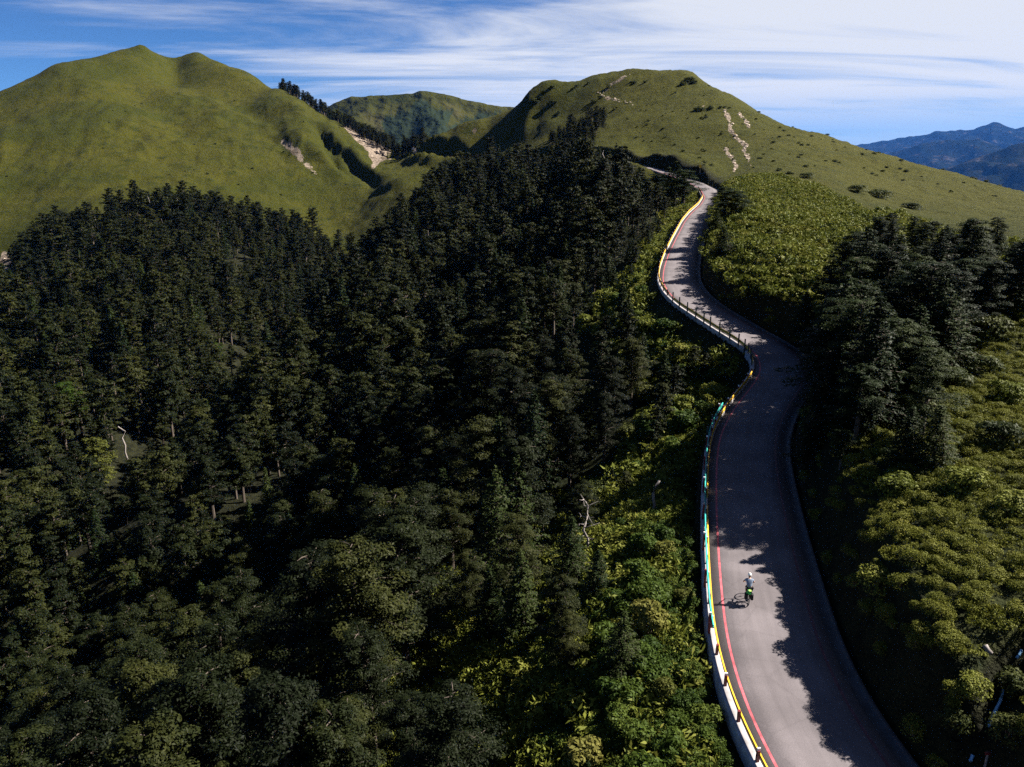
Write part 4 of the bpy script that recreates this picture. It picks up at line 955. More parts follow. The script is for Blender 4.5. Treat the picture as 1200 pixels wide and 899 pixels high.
# dark firs at the upper bends
for k, (u, vb, vt, lab) in enumerate([
    (792,236,196,'pointed fir hiding the road between the two upper bends, rightmost of four'),
    (800,241,203,'short fir beside the end of the upper yellow rail'),
    (782,238,199,'fir second from the right in the row hiding the upper road'),
    (768,238,207,'fir third from the right in the row hiding the upper road'),
    (755,240,210,'fir at the left end of the row hiding the upper road'),
    (848,262,218,'dark fir across the road from the upper yellow rail'),
    (862,256,222,'dark low fir behind the one across from the upper yellow rail'),
    (838,278,244,'small dark fir on the bank above the upper straight'),
    (846,300,262,'dark shrubby fir leaning over the upper straight'),
    (700,705,640,'fir with drooping boughs above the bright shrubs left of the cyclist'),
    (728,800,710,'dense dark fir among the bright shrubs below the white wall'),
    (610,750,640,'tall fir at the upper rim of the shaded clearing'),
    (575,745,660,'fir beside the tall one at the rim of the shaded clearing'),
    (668,690,600,'spreading fir behind the bleached snag'),
    ]):
    fir_at(u, vb, vt - (5 if k < 5 else 0), lab, k+1, fat=1.9 if k < 9 else 1.2, hem=(k in (1, 3, 5, 6)))
# two lighter broad-leaved trees in the left part of the forest
def tree_at(u, vb, vt, pair, mat, lab, hsrc, name='broadleaf_tree'):
    p = base_at(u, vb); D = math.hypot(p[0], p[1]); hgt = at_r(u, vt, D)[2]-p[2]; s_ = hgt/hsrc
    return tag(thing_tree(name, pair, (p[0], p[1], p[2]-.2), u*.1, s_, crown_mat=mat), lab, 'tree')
tree_at(122, 585, 500, HEM[0], M['yellow'], 'yellow-green leafy tree glowing in the left part of the forest', 14)
tree_at(90, 520, 445, HEM[1], M['broad'], 'bright green broad tree above the yellow-green one', 14)
tree_at(45, 540, 490, HEM[2], M['broad'], 'green layered tree left of the bright broad tree', 14)
tree_at(258, 432, 398, HEM[3], M['broad'], 'green tree in the upper middle of the left forest slope', 14)

# snags
def snag_at(u, vb, vt, nbr, lab, k, grp=None, broken=False, lean=0.0, thick=.022, name='dead_tree'):
    p = base_at(u, vb); D = math.hypot(p[0], p[1]); hgt = at_r(u, vt, D)[2]-p[2]
    t_, b_ = snag(500+k, hgt, nbr, max(.07, hgt*thick), broken)
    t_.materials.append(M['deadwood']); b_.materials.append(M['deadwood'])
    e = empty(name, (p[0], p[1], p[2]-.1)); e.rotation_euler = (0, lean, 0); obj('trunk', t_, None, e)
    if nbr: obj('branch', b_, None, e)
    return tag(e, lab, 'dead tree', grp)
snag_at(690, 655, 580, 12, 'bleached branching snag standing among the trees left of the road', 1, thick=.026, lean=-.1)
snag_at(765, 605, 562, 0, 'broken grey trunk stump in the shade below the wall', 2, broken=True, thick=.045)
snag_at(706, 200, 176, 0, 'bare grey trunk rising like a pole above the upper forest', 3, broken=True, thick=.03)
snag_at(552, 290, 252, 9, 'pale forked snag in the dark centre of the upper forest', 4)
snag_at(372, 660, 625, 3, 'thin white snag in the black hollow of the forest', 5)
snag_at(322, 680, 645, 5, 'pale leaning snag under a spreading pine', 6, lean=.3)
snag_at(78, 660, 630, 2, 'thin bare snag near the left edge of the lower forest', 7)
snag_at(150, 545, 497, 0, 'straight grey trunk beside the yellow-green tree', 8, broken=True)
snag_at(190, 570, 543, 14, 'dead reddish-grey spire in the left forest', 9)
snag_at(543, 585, 553, 9, 'grey dead spire in the middle of the forest', 10)
snag_at(358, 610, 578, 0, 'upright bare trunk in the dark band of the forest', 11)
snag_at(336, 745, 720, 2, 'short pale snag among the near conifers', 12)
snag_at(28, 770, 756, 6, 'pale fallen-looking snag with curved limbs at the far left', 13, lean=.6)
snag_at(596, 720, 670, 0, 'bare trunk standing at the rim of the shaded clearing', 14, broken=True)
for k, (u, vb, vt) in enumerate([(112,268,246),(152,262,235),(178,262,230),(184,258,226),(192,285,256),(212,262,232),(226,258,240),(240,262,240),(88,272,254),(265,275,252),(322,275,255),(128,265,248),(288,424,408),(205,390,376),(532,270,250),(640,200,184)]):
    snag_at(u, vb, vt, 0, 'bare pale trunk showing in the upper rim of the left forest' if vb < 300 and u < 400 else ['bare trunk low on the left forest slope','bare trunk in the middle of the left forest slope','thin pale trunk left of the pale forked snag','thin pale trunk at the foot of the hill wood'][(u == 205) + 2*(u == 532) + 3*(u == 640)], 30+k, 'bare trunks along the upper rim of the left forest' if vb < 300 and u < 400 else None, thick=.022)

# bright shrubs between the wall and the forest: single bushes, then the low growth between them
SHRUBZ = [(885,880),(855,780),(843,700),(832,640),(800,630),(760,645),(725,690),(700,760),(690,870),(660,960),(920,1000)]
sx, sy = scatter(rs, -15, 16, 14, 62, 1.3); sz_ = ground(sx, sy); su, sv = project(sx, sy, sz_); sg = road_side(sx, sy)
k_ = in_poly(su, sv, [(x, y) for x, y in SHRUBZ]) & (sg < -3.9) & (sg > -13) & (rs.rand(len(sx)) < .8)
for i in np.nonzero(k_)[0][:290]:
    s_ = rs.uniform(.45, .95)*(1.0 if sg[i] < -5 else .6); b_ = rs.rand()
    pair = SAP[i % 4] if b_ < .65 else SHR[i % 5]
    row = 'beside the white wall' if sg[i] > -6.5 else ('on the slope below the wall' if sv[i] < 790 else 'near the bottom edge below the wall')
    e = thing_tree('shrub', pair, (sx[i], sy[i], sz_[i]-.1), rs.rand()*6.28, s_*.95, crown='foliage', stem='stem', sz=s_*rs.uniform(.8, 1.15), crown_mat=(M['broad'] if b_ > .12 else M['yellow']))
    tag(e, ('bright green leafy shrub ' if b_ > .12 else 'yellow-green leafy shrub ') + row, 'shrub', ('green' if b_ > .12 else 'yellow-green') + ' shrubs ' + row)
# rounded bushes on the sunlit bank
for k, (u, v, w, lab) in enumerate([
    (1130,575,36,'largest rounded bush on the sunlit bank, casting a long shadow'), (1050,578,30,'rounded bush on the bank crest left of the largest one'),
    (1082,492,34,'green rounded bush at the edge of the fir thicket'), (1030,690,34,'green bush on the bank above the cyclist'), (1115,455,30,'grey-green bush behind the fir thicket edge'),
    (1170,520,34,'low bush on the slope near the right edge'), (1145,440,30,'bush by the right of the fir thicket'), (1180,470,28,'bush at the right edge level with the thicket foot'),
    (1160,395,30,'bush above the right part of the thicket'), (1190,600,30,'bush at the right edge below the largest rounded one'), (1120,850,26,'bush overhanging the washed-out gully'), (1140,810,26,'bush at the bend of the washed-out gully'),
    (1185,860,34,'bush in the bottom right corner beyond the gully'), (1190,810,30,'bush on the far lip of the gully'),
    (1005,225,20,'dark low bush on the ridge above the cane slope'), (945,208,14,'dark bush on the grass crest beside the trail end'), (1030,232,22,'dark spreading bush on the ridge near the black pointed fir'), (1068,245,18,'small dark bush on the ridge right of the spreading one')]):
    p = base_at(u, v); D = math.hypot(p[0], p[1]); s_ = w*D/924/2.0*1.05
    e = thing_tree('bush', SHR[k % 5], (p[0], p[1], p[2]-.1), k*.9, s_ if k < 14 else s_*.8, crown='foliage', stem='stem', sz=s_*(.85 if k < 14 else .42), crown_mat=M['cane'] if (k in (0, 1, 3, 7, 9, 11)) else M['scrub'])
    tag(e, lab, 'bush')
# ground cover on the bank and the cane slope (stuff)
CANE = [cane_patch(600+k, 26, .85, .62, .26, 12) for k in range(5)]
CANEF = [cane_patch(620+k, 22, 1.5, .9, .46, 13) for k in range(4)]
LOWS = [shrub(640+k, .8, .62 + .1*(k % 3), 1500, .085, lobes=12) for k in range(6)]
for c_ in CANE+CANEF: c_.materials.append(M['cane'])
for t_, c_ in LOWS: t_.materials.append(M['bark']); c_.materials.append(M['carpet'])
CARP = [cane_patch(680+k, 34, .85, .5, .17, 18) for k in range(4)]
for c_ in CARP: c_.materials.append(M['carpet'])
carp = [bpy.data.objects.new('cane_tuft', c_) for c_ in CARP]
csrc = [bpy.data.objects.new('cane_tuft', c_) for c_ in CANE]; cfsrc = [bpy.data.objects.new('cane_tuft', c_) for c_ in CANEF]
lsrc = [joined_source('low_shrub', *q) for q in LOWS]
def cover(name, x, y, s0, s1, sources, label, sink=.08):
    z = ground(x, y); n_ = len(x); sc = rs.uniform(s0, s1, n_); R_ = np.zeros((n_, 3)); R_[:, 2] = rs.rand(n_)*6.283; R_[:, :2] = rs.normal(size=(n_, 2))*.12
    gn_stuff(name, np.stack([x, y, z-sink], 1), R_, np.stack([sc, sc, sc*rs.uniform(.75, 1.2, n_)], 1), rs.randint(0, len(sources), n_), sources, label); print(name, n_)
x, y = scatter(rs, 10, 85, 12, 100, .64); s_ = road_side(x, y); r_ = np.hypot(x, y); z = ground(x, y); u_, v_ = project(x, y, z)
gdd = np.full(len(x), 9.0)
for a, b_ in zip(gp[:-1], gp[1:]):
    ab = b_-a; tq = np.clip(((x-a[0])*ab[0] + (y-a[1])*ab[1])/(ab@ab), 0, 1); gdd = np.minimum(gdd, np.hypot(x-a[0]-tq*ab[0], y-a[1]-tq*ab[1]))
k_ = (s_ > 5.0) & (r_ < 105) & (u_ < 1320) & (v_ < 1000) & (gdd > 1.1)
dens = fbm(x/6, y/6, 3)
k_ &= (rs.rand(len(x)) < .93 + .3*dens)
cover('shrubbery', x[k_], y[k_], .36, .82, lsrc[:4] + carp, 'low sunlit shrubs and dwarf cane covering the bank right of the road')
# sparse growth on the steep cut face
x, y = scatter(rs, 8, 70, 12, 130, .8); s_ = road_side(x, y); k_ = (s_ > 3.7) & (s_ < 5.2) & (rs.rand(len(x)) < .5)
cover('undergrowth', x[k_], y[k_], .4, .8, lsrc, 'sparse growth hanging on the shaded cut bank')
x, y = scatter(rs, 20, 170, 80, 300, 1.75); s_ = road_side(x, y); r_ = np.hypot(x, y); z = ground(x, y); u_, v_ = project(x, y, z)
k_ = (s_ > 4.3) & (r_ > 95) & (u_ < 1300) & (r_ < np.interp(u_, [820, 900, 960, 1050, 1120, 1200, 1300], [250, 260, 230, 165, 140, 120, 110])) & (rs.rand(len(x)) < .95)
cover('shrubbery', x[k_], y[k_], .75, 1.35, cfsrc, 'tussocks of dwarf cane on the slope above the upper road')
# under the trees and shrubs left of the road
x, y = scatter(rs, -40, 20, 12, 75, 1.0); s_ = road_side(x, y); z = ground(x, y); u_, v_ = project(x, y, z)
k_ = (s_ < -3.9) & (u_ > 380) & (v_ < 960) & (rs.rand(len(x)) < .8) & ((s_ > -14) | in_poly(u_, v_, CLEAR[0]) | (rs.rand(len(x)) < .3))
BL = [shrub(660+k, .8, .75, 1100, .11, lobes=11) for k in range(4)]
for t_, c_ in BL: t_.materials.append(M['bark']); c_.materials.append(M['broad'])
bsrc = [joined_source('low_leafy_shrub', *q_) for q_ in BL]
gx_, gy_ = scatter(rs, -8, 18, 12, 60, .85); gs_ = road_side(gx_, gy_)
kk_ = (gs_ < -3.55) & (gs_ > -11) & (rs.rand(len(gx_)) < .9)
cover('undergrowth', gx_[kk_], gy_[kk_], .55, 1.05, bsrc, 'bright green leafy growth along the foot of the white wall')
cover('undergrowth', x[k_], y[k_], .8, 1.5, csrc, 'cane grass and low growth on the slope below the wall')
x, y = scatter(rs, -20, 60, 60, 260, 1.8); s_ = road_side(x, y)
k_ = (s_ < -3.5) & (s_ > -11) & (rs.rand(len(x)) < .85)
lo2 = ~hides_road(x, y, ground(x, y), 1.6, 2.0); k_ &= lo2
cover('undergrowth', x[k_], y[k_], .75, 1.5, cfsrc, 'yellow-green cane beside the valley edge of the upper road')
# bushes on the low slope below the middle guard rail
sx, sy = scatter(rs, 0, 40, 62, 125, 2.6); sz_ = ground(sx, sy); su, sv = project(sx, sy, sz_); sg = road_side(sx, sy)
k_ = (sg < -5) & (sg > -13) & ~hides_road(sx, sy, sz_, 2.8, 3) & (rs.rand(len(sx)) < .7)
for i in np.nonzero(k_)[0][:90]:
    b_ = rs.rand(); s_ = rs.uniform(.7, 1.25)
    e = thing_tree('shrub', (SAP if b_ < .5 else SHR)[i % 4], (sx[i], sy[i], sz_[i]-.1), rs.rand()*6.28, s_, crown='foliage', stem='stem', crown_mat=M['broad'] if b_ < .35 else (M['cane'] if b_ < .75 else M['scrub']))
    w_ = 'bright green' if b_ < .35 else ('yellow-green' if b_ < .75 else 'dark')
    tag(e, w_ + ' shrub on the slope below the middle guard rail', 'shrub', w_ + ' shrubs below the middle guard rail')
# scattered scrub cushions on the grassy hill
HS = [(758,96,3),(741,97,4),(712,104,3),(804,94,6),(812,97,5),(800,100,4),(822,128,5),(835,128,4),(826,138,3),(845,126,3),(760,142,2),(775,152,2),(884,210,5),(912,200,4),(928,204,4),(980,190,3),(1010,180,2),(1060,200,3),(1040,196,2),(1115,225,2),(1165,230,2),(890,186,3),(905,175,2),(940,182,2),(700,118,4),(690,98,3),(672,104,3),(720,128,2),(640,112,5),(628,116,5),(650,120,4),(655,132,4)]
hx, hy, hz, hs = [], [], [], []
for u, v, w in HS:
    p = base_at(u, v, r0=180, r1=700); D = math.hypot(p[0], p[1])
    for q in range(3):
        hx.append(p[0] + rs.normal()*w*D/924*.6); hy.append(p[1] + rs.normal()*w*D/924*.8); hs.append(w*D/924/1.5*rs.uniform(.5, .9))
hx += list(rs.uniform(-20, 220, 260)); hy += list(rs.uniform(280, 560, 260)); hs += list(rs.uniform(.25, .7, 260))
hx += list(rs.uniform(-420, -130, 50)); hy += list(rs.uniform(640, 1000, 50)); hs += list(rs.uniform(.4, .9, 50))
hx = np.array(hx); hy = np.array(hy); hs = np.array(hs); hz = ground(hx, hy)
ssrc = [joined_source('scrub', *q) for q in SHR]
gn_stuff('scrub_vegetation', np.stack([hx, hy, hz-.1], 1), np.stack([0*hx, 0*hx, rs.rand(len(hx))*6.28], 1), np.stack([hs*1.2, hs*1.2, hs*.8], 1), rs.randint(0, 5, len(hx)), ssrc, 'dark scrub cushions dotted over the grassy hill')
#@@PART4
# ------------------------------------------------------------------ cyclist
def skin(name, joints, edges, levels=2, mat=None, parent=None):
    """one continuous surface grown round a skeleton: joints {key:(xyz, rx, ry)}"""
    keys = list(joints); me = bpy.data.meshes.new(name); me.from_pydata([joints[k][0] for k in keys], [(keys.index(a), keys.index(b_)) for a, b_ in edges], [])
    o = bpy.data.objects.new(name, me); COL.objects.link(o)
    md = o.modifiers.new('skin', 'SKIN'); md.use_smooth_shade = True
    sv = me.skin_vertices[0].data
    for i, k in enumerate(keys):
        sv[i].radius = joints[k][1] if hasattr(joints[k][1], '__len__') else (joints[k][1],)*2; sv[i].use_root = (i == 0)
    sb = o.modifiers.new('sub', 'SUBSURF'); sb.levels = levels; sb.render_levels = levels
    bpy.context.view_layer.update()
    ev = o.evaluated_get(bpy.context.evaluated_depsgraph_get()); nm = bpy.data.meshes.new_from_object(ev); nm.name = name
    bpy.data.objects.remove(o); nm.materials.clear()
    if mat: nm.materials.append(mat)
    return nm
M['skin'] = simple('skin', (.42,.24,.16), .6, var=.08)
M['jersey'] = simple('blue_grey_jersey', (.13,.17,.24), .8, var=.15, scale=9)
M['shorts'] = simple('black_shorts', (.012,.012,.014), .8)
M['helmet'] = simple('white_helmet', (.78,.78,.76), .35, var=.04)
M['rubber'] = simple('tyre_rubber', (.012,.012,.013), .8)
M['metal'] = simple('bike_metal', (.06,.06,.065), .5, metal=.3)
M['frame'] = simple('dark_bike_frame', (.02,.022,.026), .35)
M['green'] = simple('green_bag_cloth', (.03,.50,.10), .6, var=.2, scale=12)
M['lime'] = simple('lime_bag_flap', (.42,.62,.12), .6)
M['black'] = simple('black_cloth', (.014,.014,.016), .85)
M['hair'] = simple('dark_hair', (.012,.009,.008), .7)
ci = road_idx(877, 712); cd_ = float((at_z(877, 712, RC[ci, 2])[:2] - RC[ci, :2]) @ RN[ci])
cpos = rpt(ci, cd_, .045 - .045*abs(cd_)/2.6 + .004); crz = math.atan2(-(-RN[ci, 1]), RN[ci, 0]) if False else math.atan2(RN[ci, 1], RN[ci, 0])
CS = .84
bike = empty('bicycle', cpos, crz, CS); tag(bike, 'loaded touring bicycle under the rider on the sunlit road', 'bicycle')
YR, YF = 0.0, 1.04
for wy in (YR, YF):
    w_ = obj('wheel', MB().ring((0, wy, .35), .315, .014, n=28).mesh('wheel', True), M['metal'], bike)
    obj('tyre', MB().ring((0, wy, .35), .338, .026, n=32).mesh('tyre', True), M['rubber'], w_)
    sp_ = MB()
    for a in range(16):
        an = 2*math.pi*a/16; sp_.tube([(.02*(-1)**a, wy, .35), (0, wy + .31*math.cos(an), .35 + .31*math.sin(an))], .003, 3)
    sp_.tube([(-.05, wy, .35), (.05, wy, .35)], .03, 8); obj('spokes', sp_.mesh('spokes'), M['metal'], w_)
fr = MB(); bb = (0, .43, .29); st = (0, .28, .82); hd = (0, .90, .86); hb = (0, .93, .76)
for a, b_, r in ((bb, st, .018), (bb, hb, .022), (st, hd, .018), ((0,.20,.92), st, .014)): fr.tube([a, b_], r, 8)
for sx_ in (-.06, .06): fr.tube([(sx_, YR, .35), (sx_*.4, .43, .29)], .011, 6); fr.tube([(sx_, YR, .35), (sx_*.4, .29, .78)], .010, 6); fr.tube([(sx_, YF, .35), (sx_, .97, .68)], .014, 6)
fr.tube([(-.06,.96,.70), (.06,.96,.70)], .014, 6); fr.tube([hb, (0,.88,.95)], .018, 6)
obj('frame', fr.mesh('frame', True), M['frame'], bike)
hbm = MB().tube([(-.29,.84,1.0), (-.2,.92,1.0), (0,.94,.98), (.2,.92,1.0), (.29,.84,1.0)], .013, 6); obj('handlebar', hbm.mesh('handlebar', True), M['black'], bike)
obj('saddle', MB().ball((0,.19,.95), (.075,.14,.03)).ball((0,.30,.95), (.025,.10,.022)).mesh('saddle', True), M['black'], bike)
cr_ = MB().tube([(.08,.43,.29), (.09,.50,.14)], .012, 6); cr_.tube([(-.08,.43,.29), (-.09,.36,.44)], .012, 6); cr_.box((.13,.50,.13), (.09,.09,.02)); cr_.box((-.13,.36,.45), (.09,.09,.02)); cr_.ring((.06,.43,.29), .09, .008, n=18)
obj('crankset', cr_.mesh('crankset'), M['metal'], bike)
rk = MB()
for sx_ in (-.07, .07): rk.tube([(sx_,-.16,.74), (sx_,.18,.74)], .008, 5); rk.tube([(sx_,-.1,.74), (sx_*.9,0,.36)], .007, 5); rk.tube([(sx_,.12,.74), (sx_*.9,0,.36)], .007, 5)
for yy in (-.16, .0, .16): rk.tube([(-.07,yy,.74), (.07,yy,.74)], .007, 5)
obj('rack', rk.mesh('rack'), M['frame'], bike)
def bag_mesh(c, d, r=.03):
    bm = bmesh.new(); bmesh.ops.create_cube(bm, size=1.0)
    for v in bm.verts: v.co = Vector((c[0]+v.co.x*d[0]*(1-.12*(v.co.z > 0)), c[1]+v.co.y*d[1]*(1-.12*(v.co.z > 0)), c[2]+v.co.z*d[2]))
    bmesh.ops.bevel(bm, geom=bm.edges[:], offset=r, segments=3, affect='EDGES'); me = bpy.data.meshes.new('bag'); bm.to_mesh(me); bm.free(); return me
for sx_ in (-1, 1):
    pb = empty('pannier_bag', cpos, crz, CS); tag(pb, 'black pannier bag hanging on the %s side of the bicycle rack' % ('valley' if sx_ < 0 else 'bank'), 'bag')
    obj('bag', bag_mesh((sx_*.17,-.02,.56), (.17,.30,.34)), M['black'], pb); obj('flap', bag_mesh((sx_*.17,-.02,.735), (.18,.31,.05), .015), M['black'], pb)
gb = empty('rack_bag', cpos, crz, CS); tag(gb, 'bright green bag strapped on the rear rack of the bicycle', 'bag')
obj('bag', bag_mesh((0,-.02,.86), (.30,.30,.22), .05), M['green'], gb); obj('flap', bag_mesh((.03,-.06,.985), (.16,.20,.03), .012), M['lime'], gb); obj('strap', MB().box((-.09,-.02,.87), (.025,.33,.24)).mesh('strap'), M['black'], gb)
obj('strap', MB().box((.11,-.02,.87), (.025,.33,.24)).mesh('strap'), M['black'], gb)
# rider: seated, leaning a little forward, elbows out, left foot up
J = {'pelvis': ((0,.20,1.02), (.15,.11)), 'waist': ((0,.27,1.18), (.13,.095)), 'chest': ((0,.37,1.37), (.155,.11)), 'neckb': ((0,.44,1.50), (.075,.07)), 'neck': ((0,.47,1.56), .052), 'head1': ((0,.50,1.64), (.075,.085)), 'head2': ((0,.51,1.73), (.078,.09)), 'crown_': ((0,.51,1.79), .05)}
Ed = [('pelvis','waist'),('waist','chest'),('chest','neckb'),('neckb','neck'),('neck','head1'),('head1','head2'),('head2','crown_')]
for n_, sx_, kn, an_ in (('R', 1, (.14,.56,.74), (.125,.45,.22)), ('L', -1, (-.14,.60,.90), (-.125,.34,.52))):
    J['sh'+n_] = ((sx_*.17,.41,1.45), .062); J['el'+n_] = ((sx_*.31,.56,1.24), .043); J['wr'+n_] = ((sx_*.26,.80,1.06), .029); J['ha'+n_] = ((sx_*.255,.87,1.035), (.035,.022))
    Ed += [('chest','sh'+n_),('sh'+n_,'el'+n_),('el'+n_,'wr'+n_),('wr'+n_,'ha'+n_)]
    for f in range(4):
        J[f'f{f}{n_}'] = ((sx_*(.225+.02*f),.925-.006*abs(f-1),1.03), .0095); J[f'g{f}{n_}'] = ((sx_*(.225+.02*f),.935,.995+.004*f), .0085); Ed += [('ha'+n_, f'f{f}{n_}'),(f'f{f}{n_}', f'g{f}{n_}')]
    J['th'+n_] = ((sx_*.205,.90,1.02), .0105); J['tp'+n_] = ((sx_*.195,.925,.995), .009); Ed += [('ha'+n_,'th'+n_),('th'+n_,'tp'+n_)]
    J['hip'+n_] = ((sx_*.095,.23,.98), .095); J['kn'+n_] = (kn, .062); mid = tuple((kn[i]*.6 + an_[i]*.4) for i in range(3)); J['ca'+n_] = ((mid[0], mid[1]-.02, mid[2]), .056); J['an'+n_] = (an_, .036); J['toe'+n_] = ((an_[0], an_[1]+.16, an_[2]-.06), .034)
    Ed += [('pelvis','hip'+n_),('hip'+n_,'kn'+n_),('kn'+n_,'ca'+n_),('ca'+n_,'an'+n_),('an'+n_,'toe'+n_)]
person = obj('person', skin('person', J, Ed, 2, M['skin']), None, None, cpos); person.rotation_euler = (0, 0, crz); person.scale = (CS,)*3
tag(person, 'cyclist in white helmet, grey-blue jersey and black shorts riding away up the road', 'person')
def grow(keys, edges, add):
    return {k: (J[k][0], tuple(q+add for q in J[k][1]) if hasattr(J[k][1], '__len__') else J[k][1]+add) for k in keys}, edges
JJ = {k: J[k] for k in ('pelvis','waist','chest','neckb','shR','shL')}
for n_ in 'RL':
    a, b_ = J['sh'+n_][0], J['el'+n_][0]; JJ['sl'+n_] = (tuple(a[i]*.45 + b_[i]*.55 for i in range(3)), .052)
JJ = {k: (v[0], tuple(q+.022 for q in v[1]) if hasattr(v[1], '__len__') else v[1]+.02) for k, v in JJ.items()}
JJ['neckb'] = (J['neckb'][0], (.07,.065))
obj('jersey', skin('jersey', JJ, [('pelvis','waist'),('waist','chest'),('chest','neckb'),('chest','shR'),('chest','shL'),('shR','slR'),('shL','slL')], 2, M['jersey']), None, person)
JS = {'pelvis': (J['pelvis'][0], (.185,.145))}
for n_ in 'RL':
    a, b_ = J['hip'+n_][0], J['kn'+n_][0]; JS['hip'+n_] = (a, .115); JS['m'+n_] = (tuple(a[i]*.3 + b_[i]*.7 for i in range(3)), .088)
obj('shorts', skin('shorts', JS, [('pelvis','hipR'),('pelvis','hipL'),('hipR','mR'),('hipL','mL')], 2, M['shorts']), None, person)
for n_ in 'RL':
    a = J['an'+n_][0]; obj('shoe', MB().ball((a[0], a[1]+.07, a[2]-.055), (.05,.14,.048), 12, 8).mesh('shoe', True), M['black'], person)
hm = MB().ball((0,.505,1.745), (.105,.135,.105), 16, 10); hme = hm.mesh('helmet', True)
for v in hme.vertices:
    if v.co.z < 1.72: v.co.z = 1.72 + (v.co.z-1.72)*.15
he = obj('helmet', hme, M['helmet'], person)
for k in (-1, 0, 1): obj('vent', MB().box((k*.045,.49,1.842-.012*abs(k)), (.016,.14,.016)).mesh('vent'), M['black'], he)
obj('hair', MB().ball((0,.485,1.67), (.083,.09,.07), 12, 8).mesh('hair', True), M['hair'], person)

# ------------------------------------------------------------------ small things
def hiker(u, v, shirt, lab, k):
    p = base_at(u, v, r0=200, r1=700); S_ = {'pelvis': ((0,0,.95), (.14,.10)), 'chest': ((0,.02,1.35), (.17,.11)), 'neck': ((0,.03,1.5), .055), 'head': ((0,.04,1.62), .095), 'top': ((0,.04,1.70), .06)}
    E_ = [('pelvis','chest'),('chest','neck'),('neck','head'),('head','top')]
    for n_, s_ in (('R', 1), ('L', -1)):
        S_['s'+n_] = ((s_*.19,.02,1.42), .06); S_['e'+n_] = ((s_*.26,.0,1.15), .045); S_['w'+n_] = ((s_*.24,.12,.95), .035); S_['h'+n_] = ((s_*.1,0,.9), .09); S_['k'+n_] = ((s_*.11,.03*s_,.5), .065); S_['a'+n_] = ((s_*.11,-.02*s_,.07), .045); S_['t'+n_] = ((s_*.11,.13,.03), .04)
        E_ += [('chest','s'+n_),('s'+n_,'e'+n_),('e'+n_,'w'+n_),('pelvis','h'+n_),('h'+n_,'k'+n_),('k'+n_,'a'+n_),('a'+n_,'t'+n_)]
    o = obj('person', skin('person', S_, E_, 1, M['skin']), None, None, p); o.rotation_euler = (0, 0, k*2.0)
    obj('jacket', MB().ball((0,.02,1.2), (.24,.16,.34), 10, 8).mesh('jacket', True), shirt, o); obj('trousers', MB().tube([(.11,.02,.12), (.1,0,.9)], [.09,.12], 8).tube([(-.11,-.02,.12), (-.1,0,.9)], [.09,.12], 8).mesh('trousers'), M['black'], o)
    obj('hat', MB().ball((0,.04,1.70), (.12,.13,.07), 10, 6).mesh('hat', True), M['black'], o)
    tag(o, lab, 'person')
hiker(738, 84.5, M['black'], 'hiker in dark clothes standing on the hilltop where the trail ends', 0)
hiker(727, 85.5, M['jersey'], 'hiker left of the trail end on the hilltop skyline', 1)
hiker(861, 160, M['yellowpaint'], 'hiker in an orange jacket halfway up the right stone trail', 2)

p = base_at(820, 205, r0=200, r1=500); sg_ = empty('road_sign', p, .2); tag(sg_, 'small yellow warning sign on a grey post above the upper road', 'road sign')
obj('pole', MB().tube([(0,0,-.4), (0,0,3.0)], .045, 8).mesh('pole'), M['galv'], sg_); obj('panel', MB().box((0,-.06,2.9), (.95,.03,1.1)).mesh('panel'), M['yellowpaint'], sg_); obj('panel_back', MB().box((0,-.035,2.9), (.85,.012,1.0)).mesh('panel_back'), M['galv'], sg_)

def car(i, d, paint, lab):
    p = rpt(i, d, .05); e = empty('parked_car', p, math.atan2(RN[i, 1], RN[i, 0]))
    prof = [(-2.1,.35),(-2.15,.75),(-2.0,.95),(-1.5,1.0),(-1.1,1.45),(.5,1.48),(1.15,1.0),(2.0,.88),(2.2,.65),(2.15,.35)]
    n_ = len(prof); vs = [(-.85, a, b_) for a, b_ in prof] + [(.85, a, b_) for a, b_ in prof]; fs = [list(range(n_))[::-1], [n_+k for k in range(n_)]] + [[k, (k+1) % n_, n_+(k+1) % n_, n_+k] for k in range(n_)]
    obj('body', mesh_np('body', vs, fs), paint, e)
    obj('windscreen', mesh_np('windscreen', [(-.7,.56,1.45),(.7,.56,1.45),(.75,1.14,1.03),(-.75,1.14,1.03)], [[0,1,2,3]]), M['frame'], e)
    obj('rear_window', mesh_np('rear_window', [(-.7,-1.14,1.43),(.7,-1.14,1.43),(.72,-1.48,1.04),(-.72,-1.48,1.04)], [[3,2,1,0]]), M['frame'], e)
    for sx_ in (-1, 1):
        obj('side_window', mesh_np('side_window', [(sx_*.86,-1.05,1.38),(sx_*.86,.48,1.41),(sx_*.86,.95,1.05),(sx_*.86,-1.35,1.05)], [[0,1,2,3]]), M['frame'], e)
        for yy in (-1.3, 1.35): obj('wheel', MB().ring((sx_*.78, yy, .31), .22, .1, n=16).tube([(sx_*.70,yy,.31),(sx_*.86,yy,.31)], .14, 10).mesh('wheel', True), M['rubber'], e)
    tag(e, lab, 'car')
M['carwhite'] = simple('white_car_paint', (.7,.7,.72), .3, var=.03); M['carblue'] = simple('blue_car_paint', (.12,.17,.30), .3, var=.03)
car(road_idx(477, 187), -1.2, M['carwhite'], 'white car at the far left end of the saddle road'); car(road_idx(496, 186), -1.3, M['carblue'], 'blue-grey car on the saddle road in front of the dark knoll')

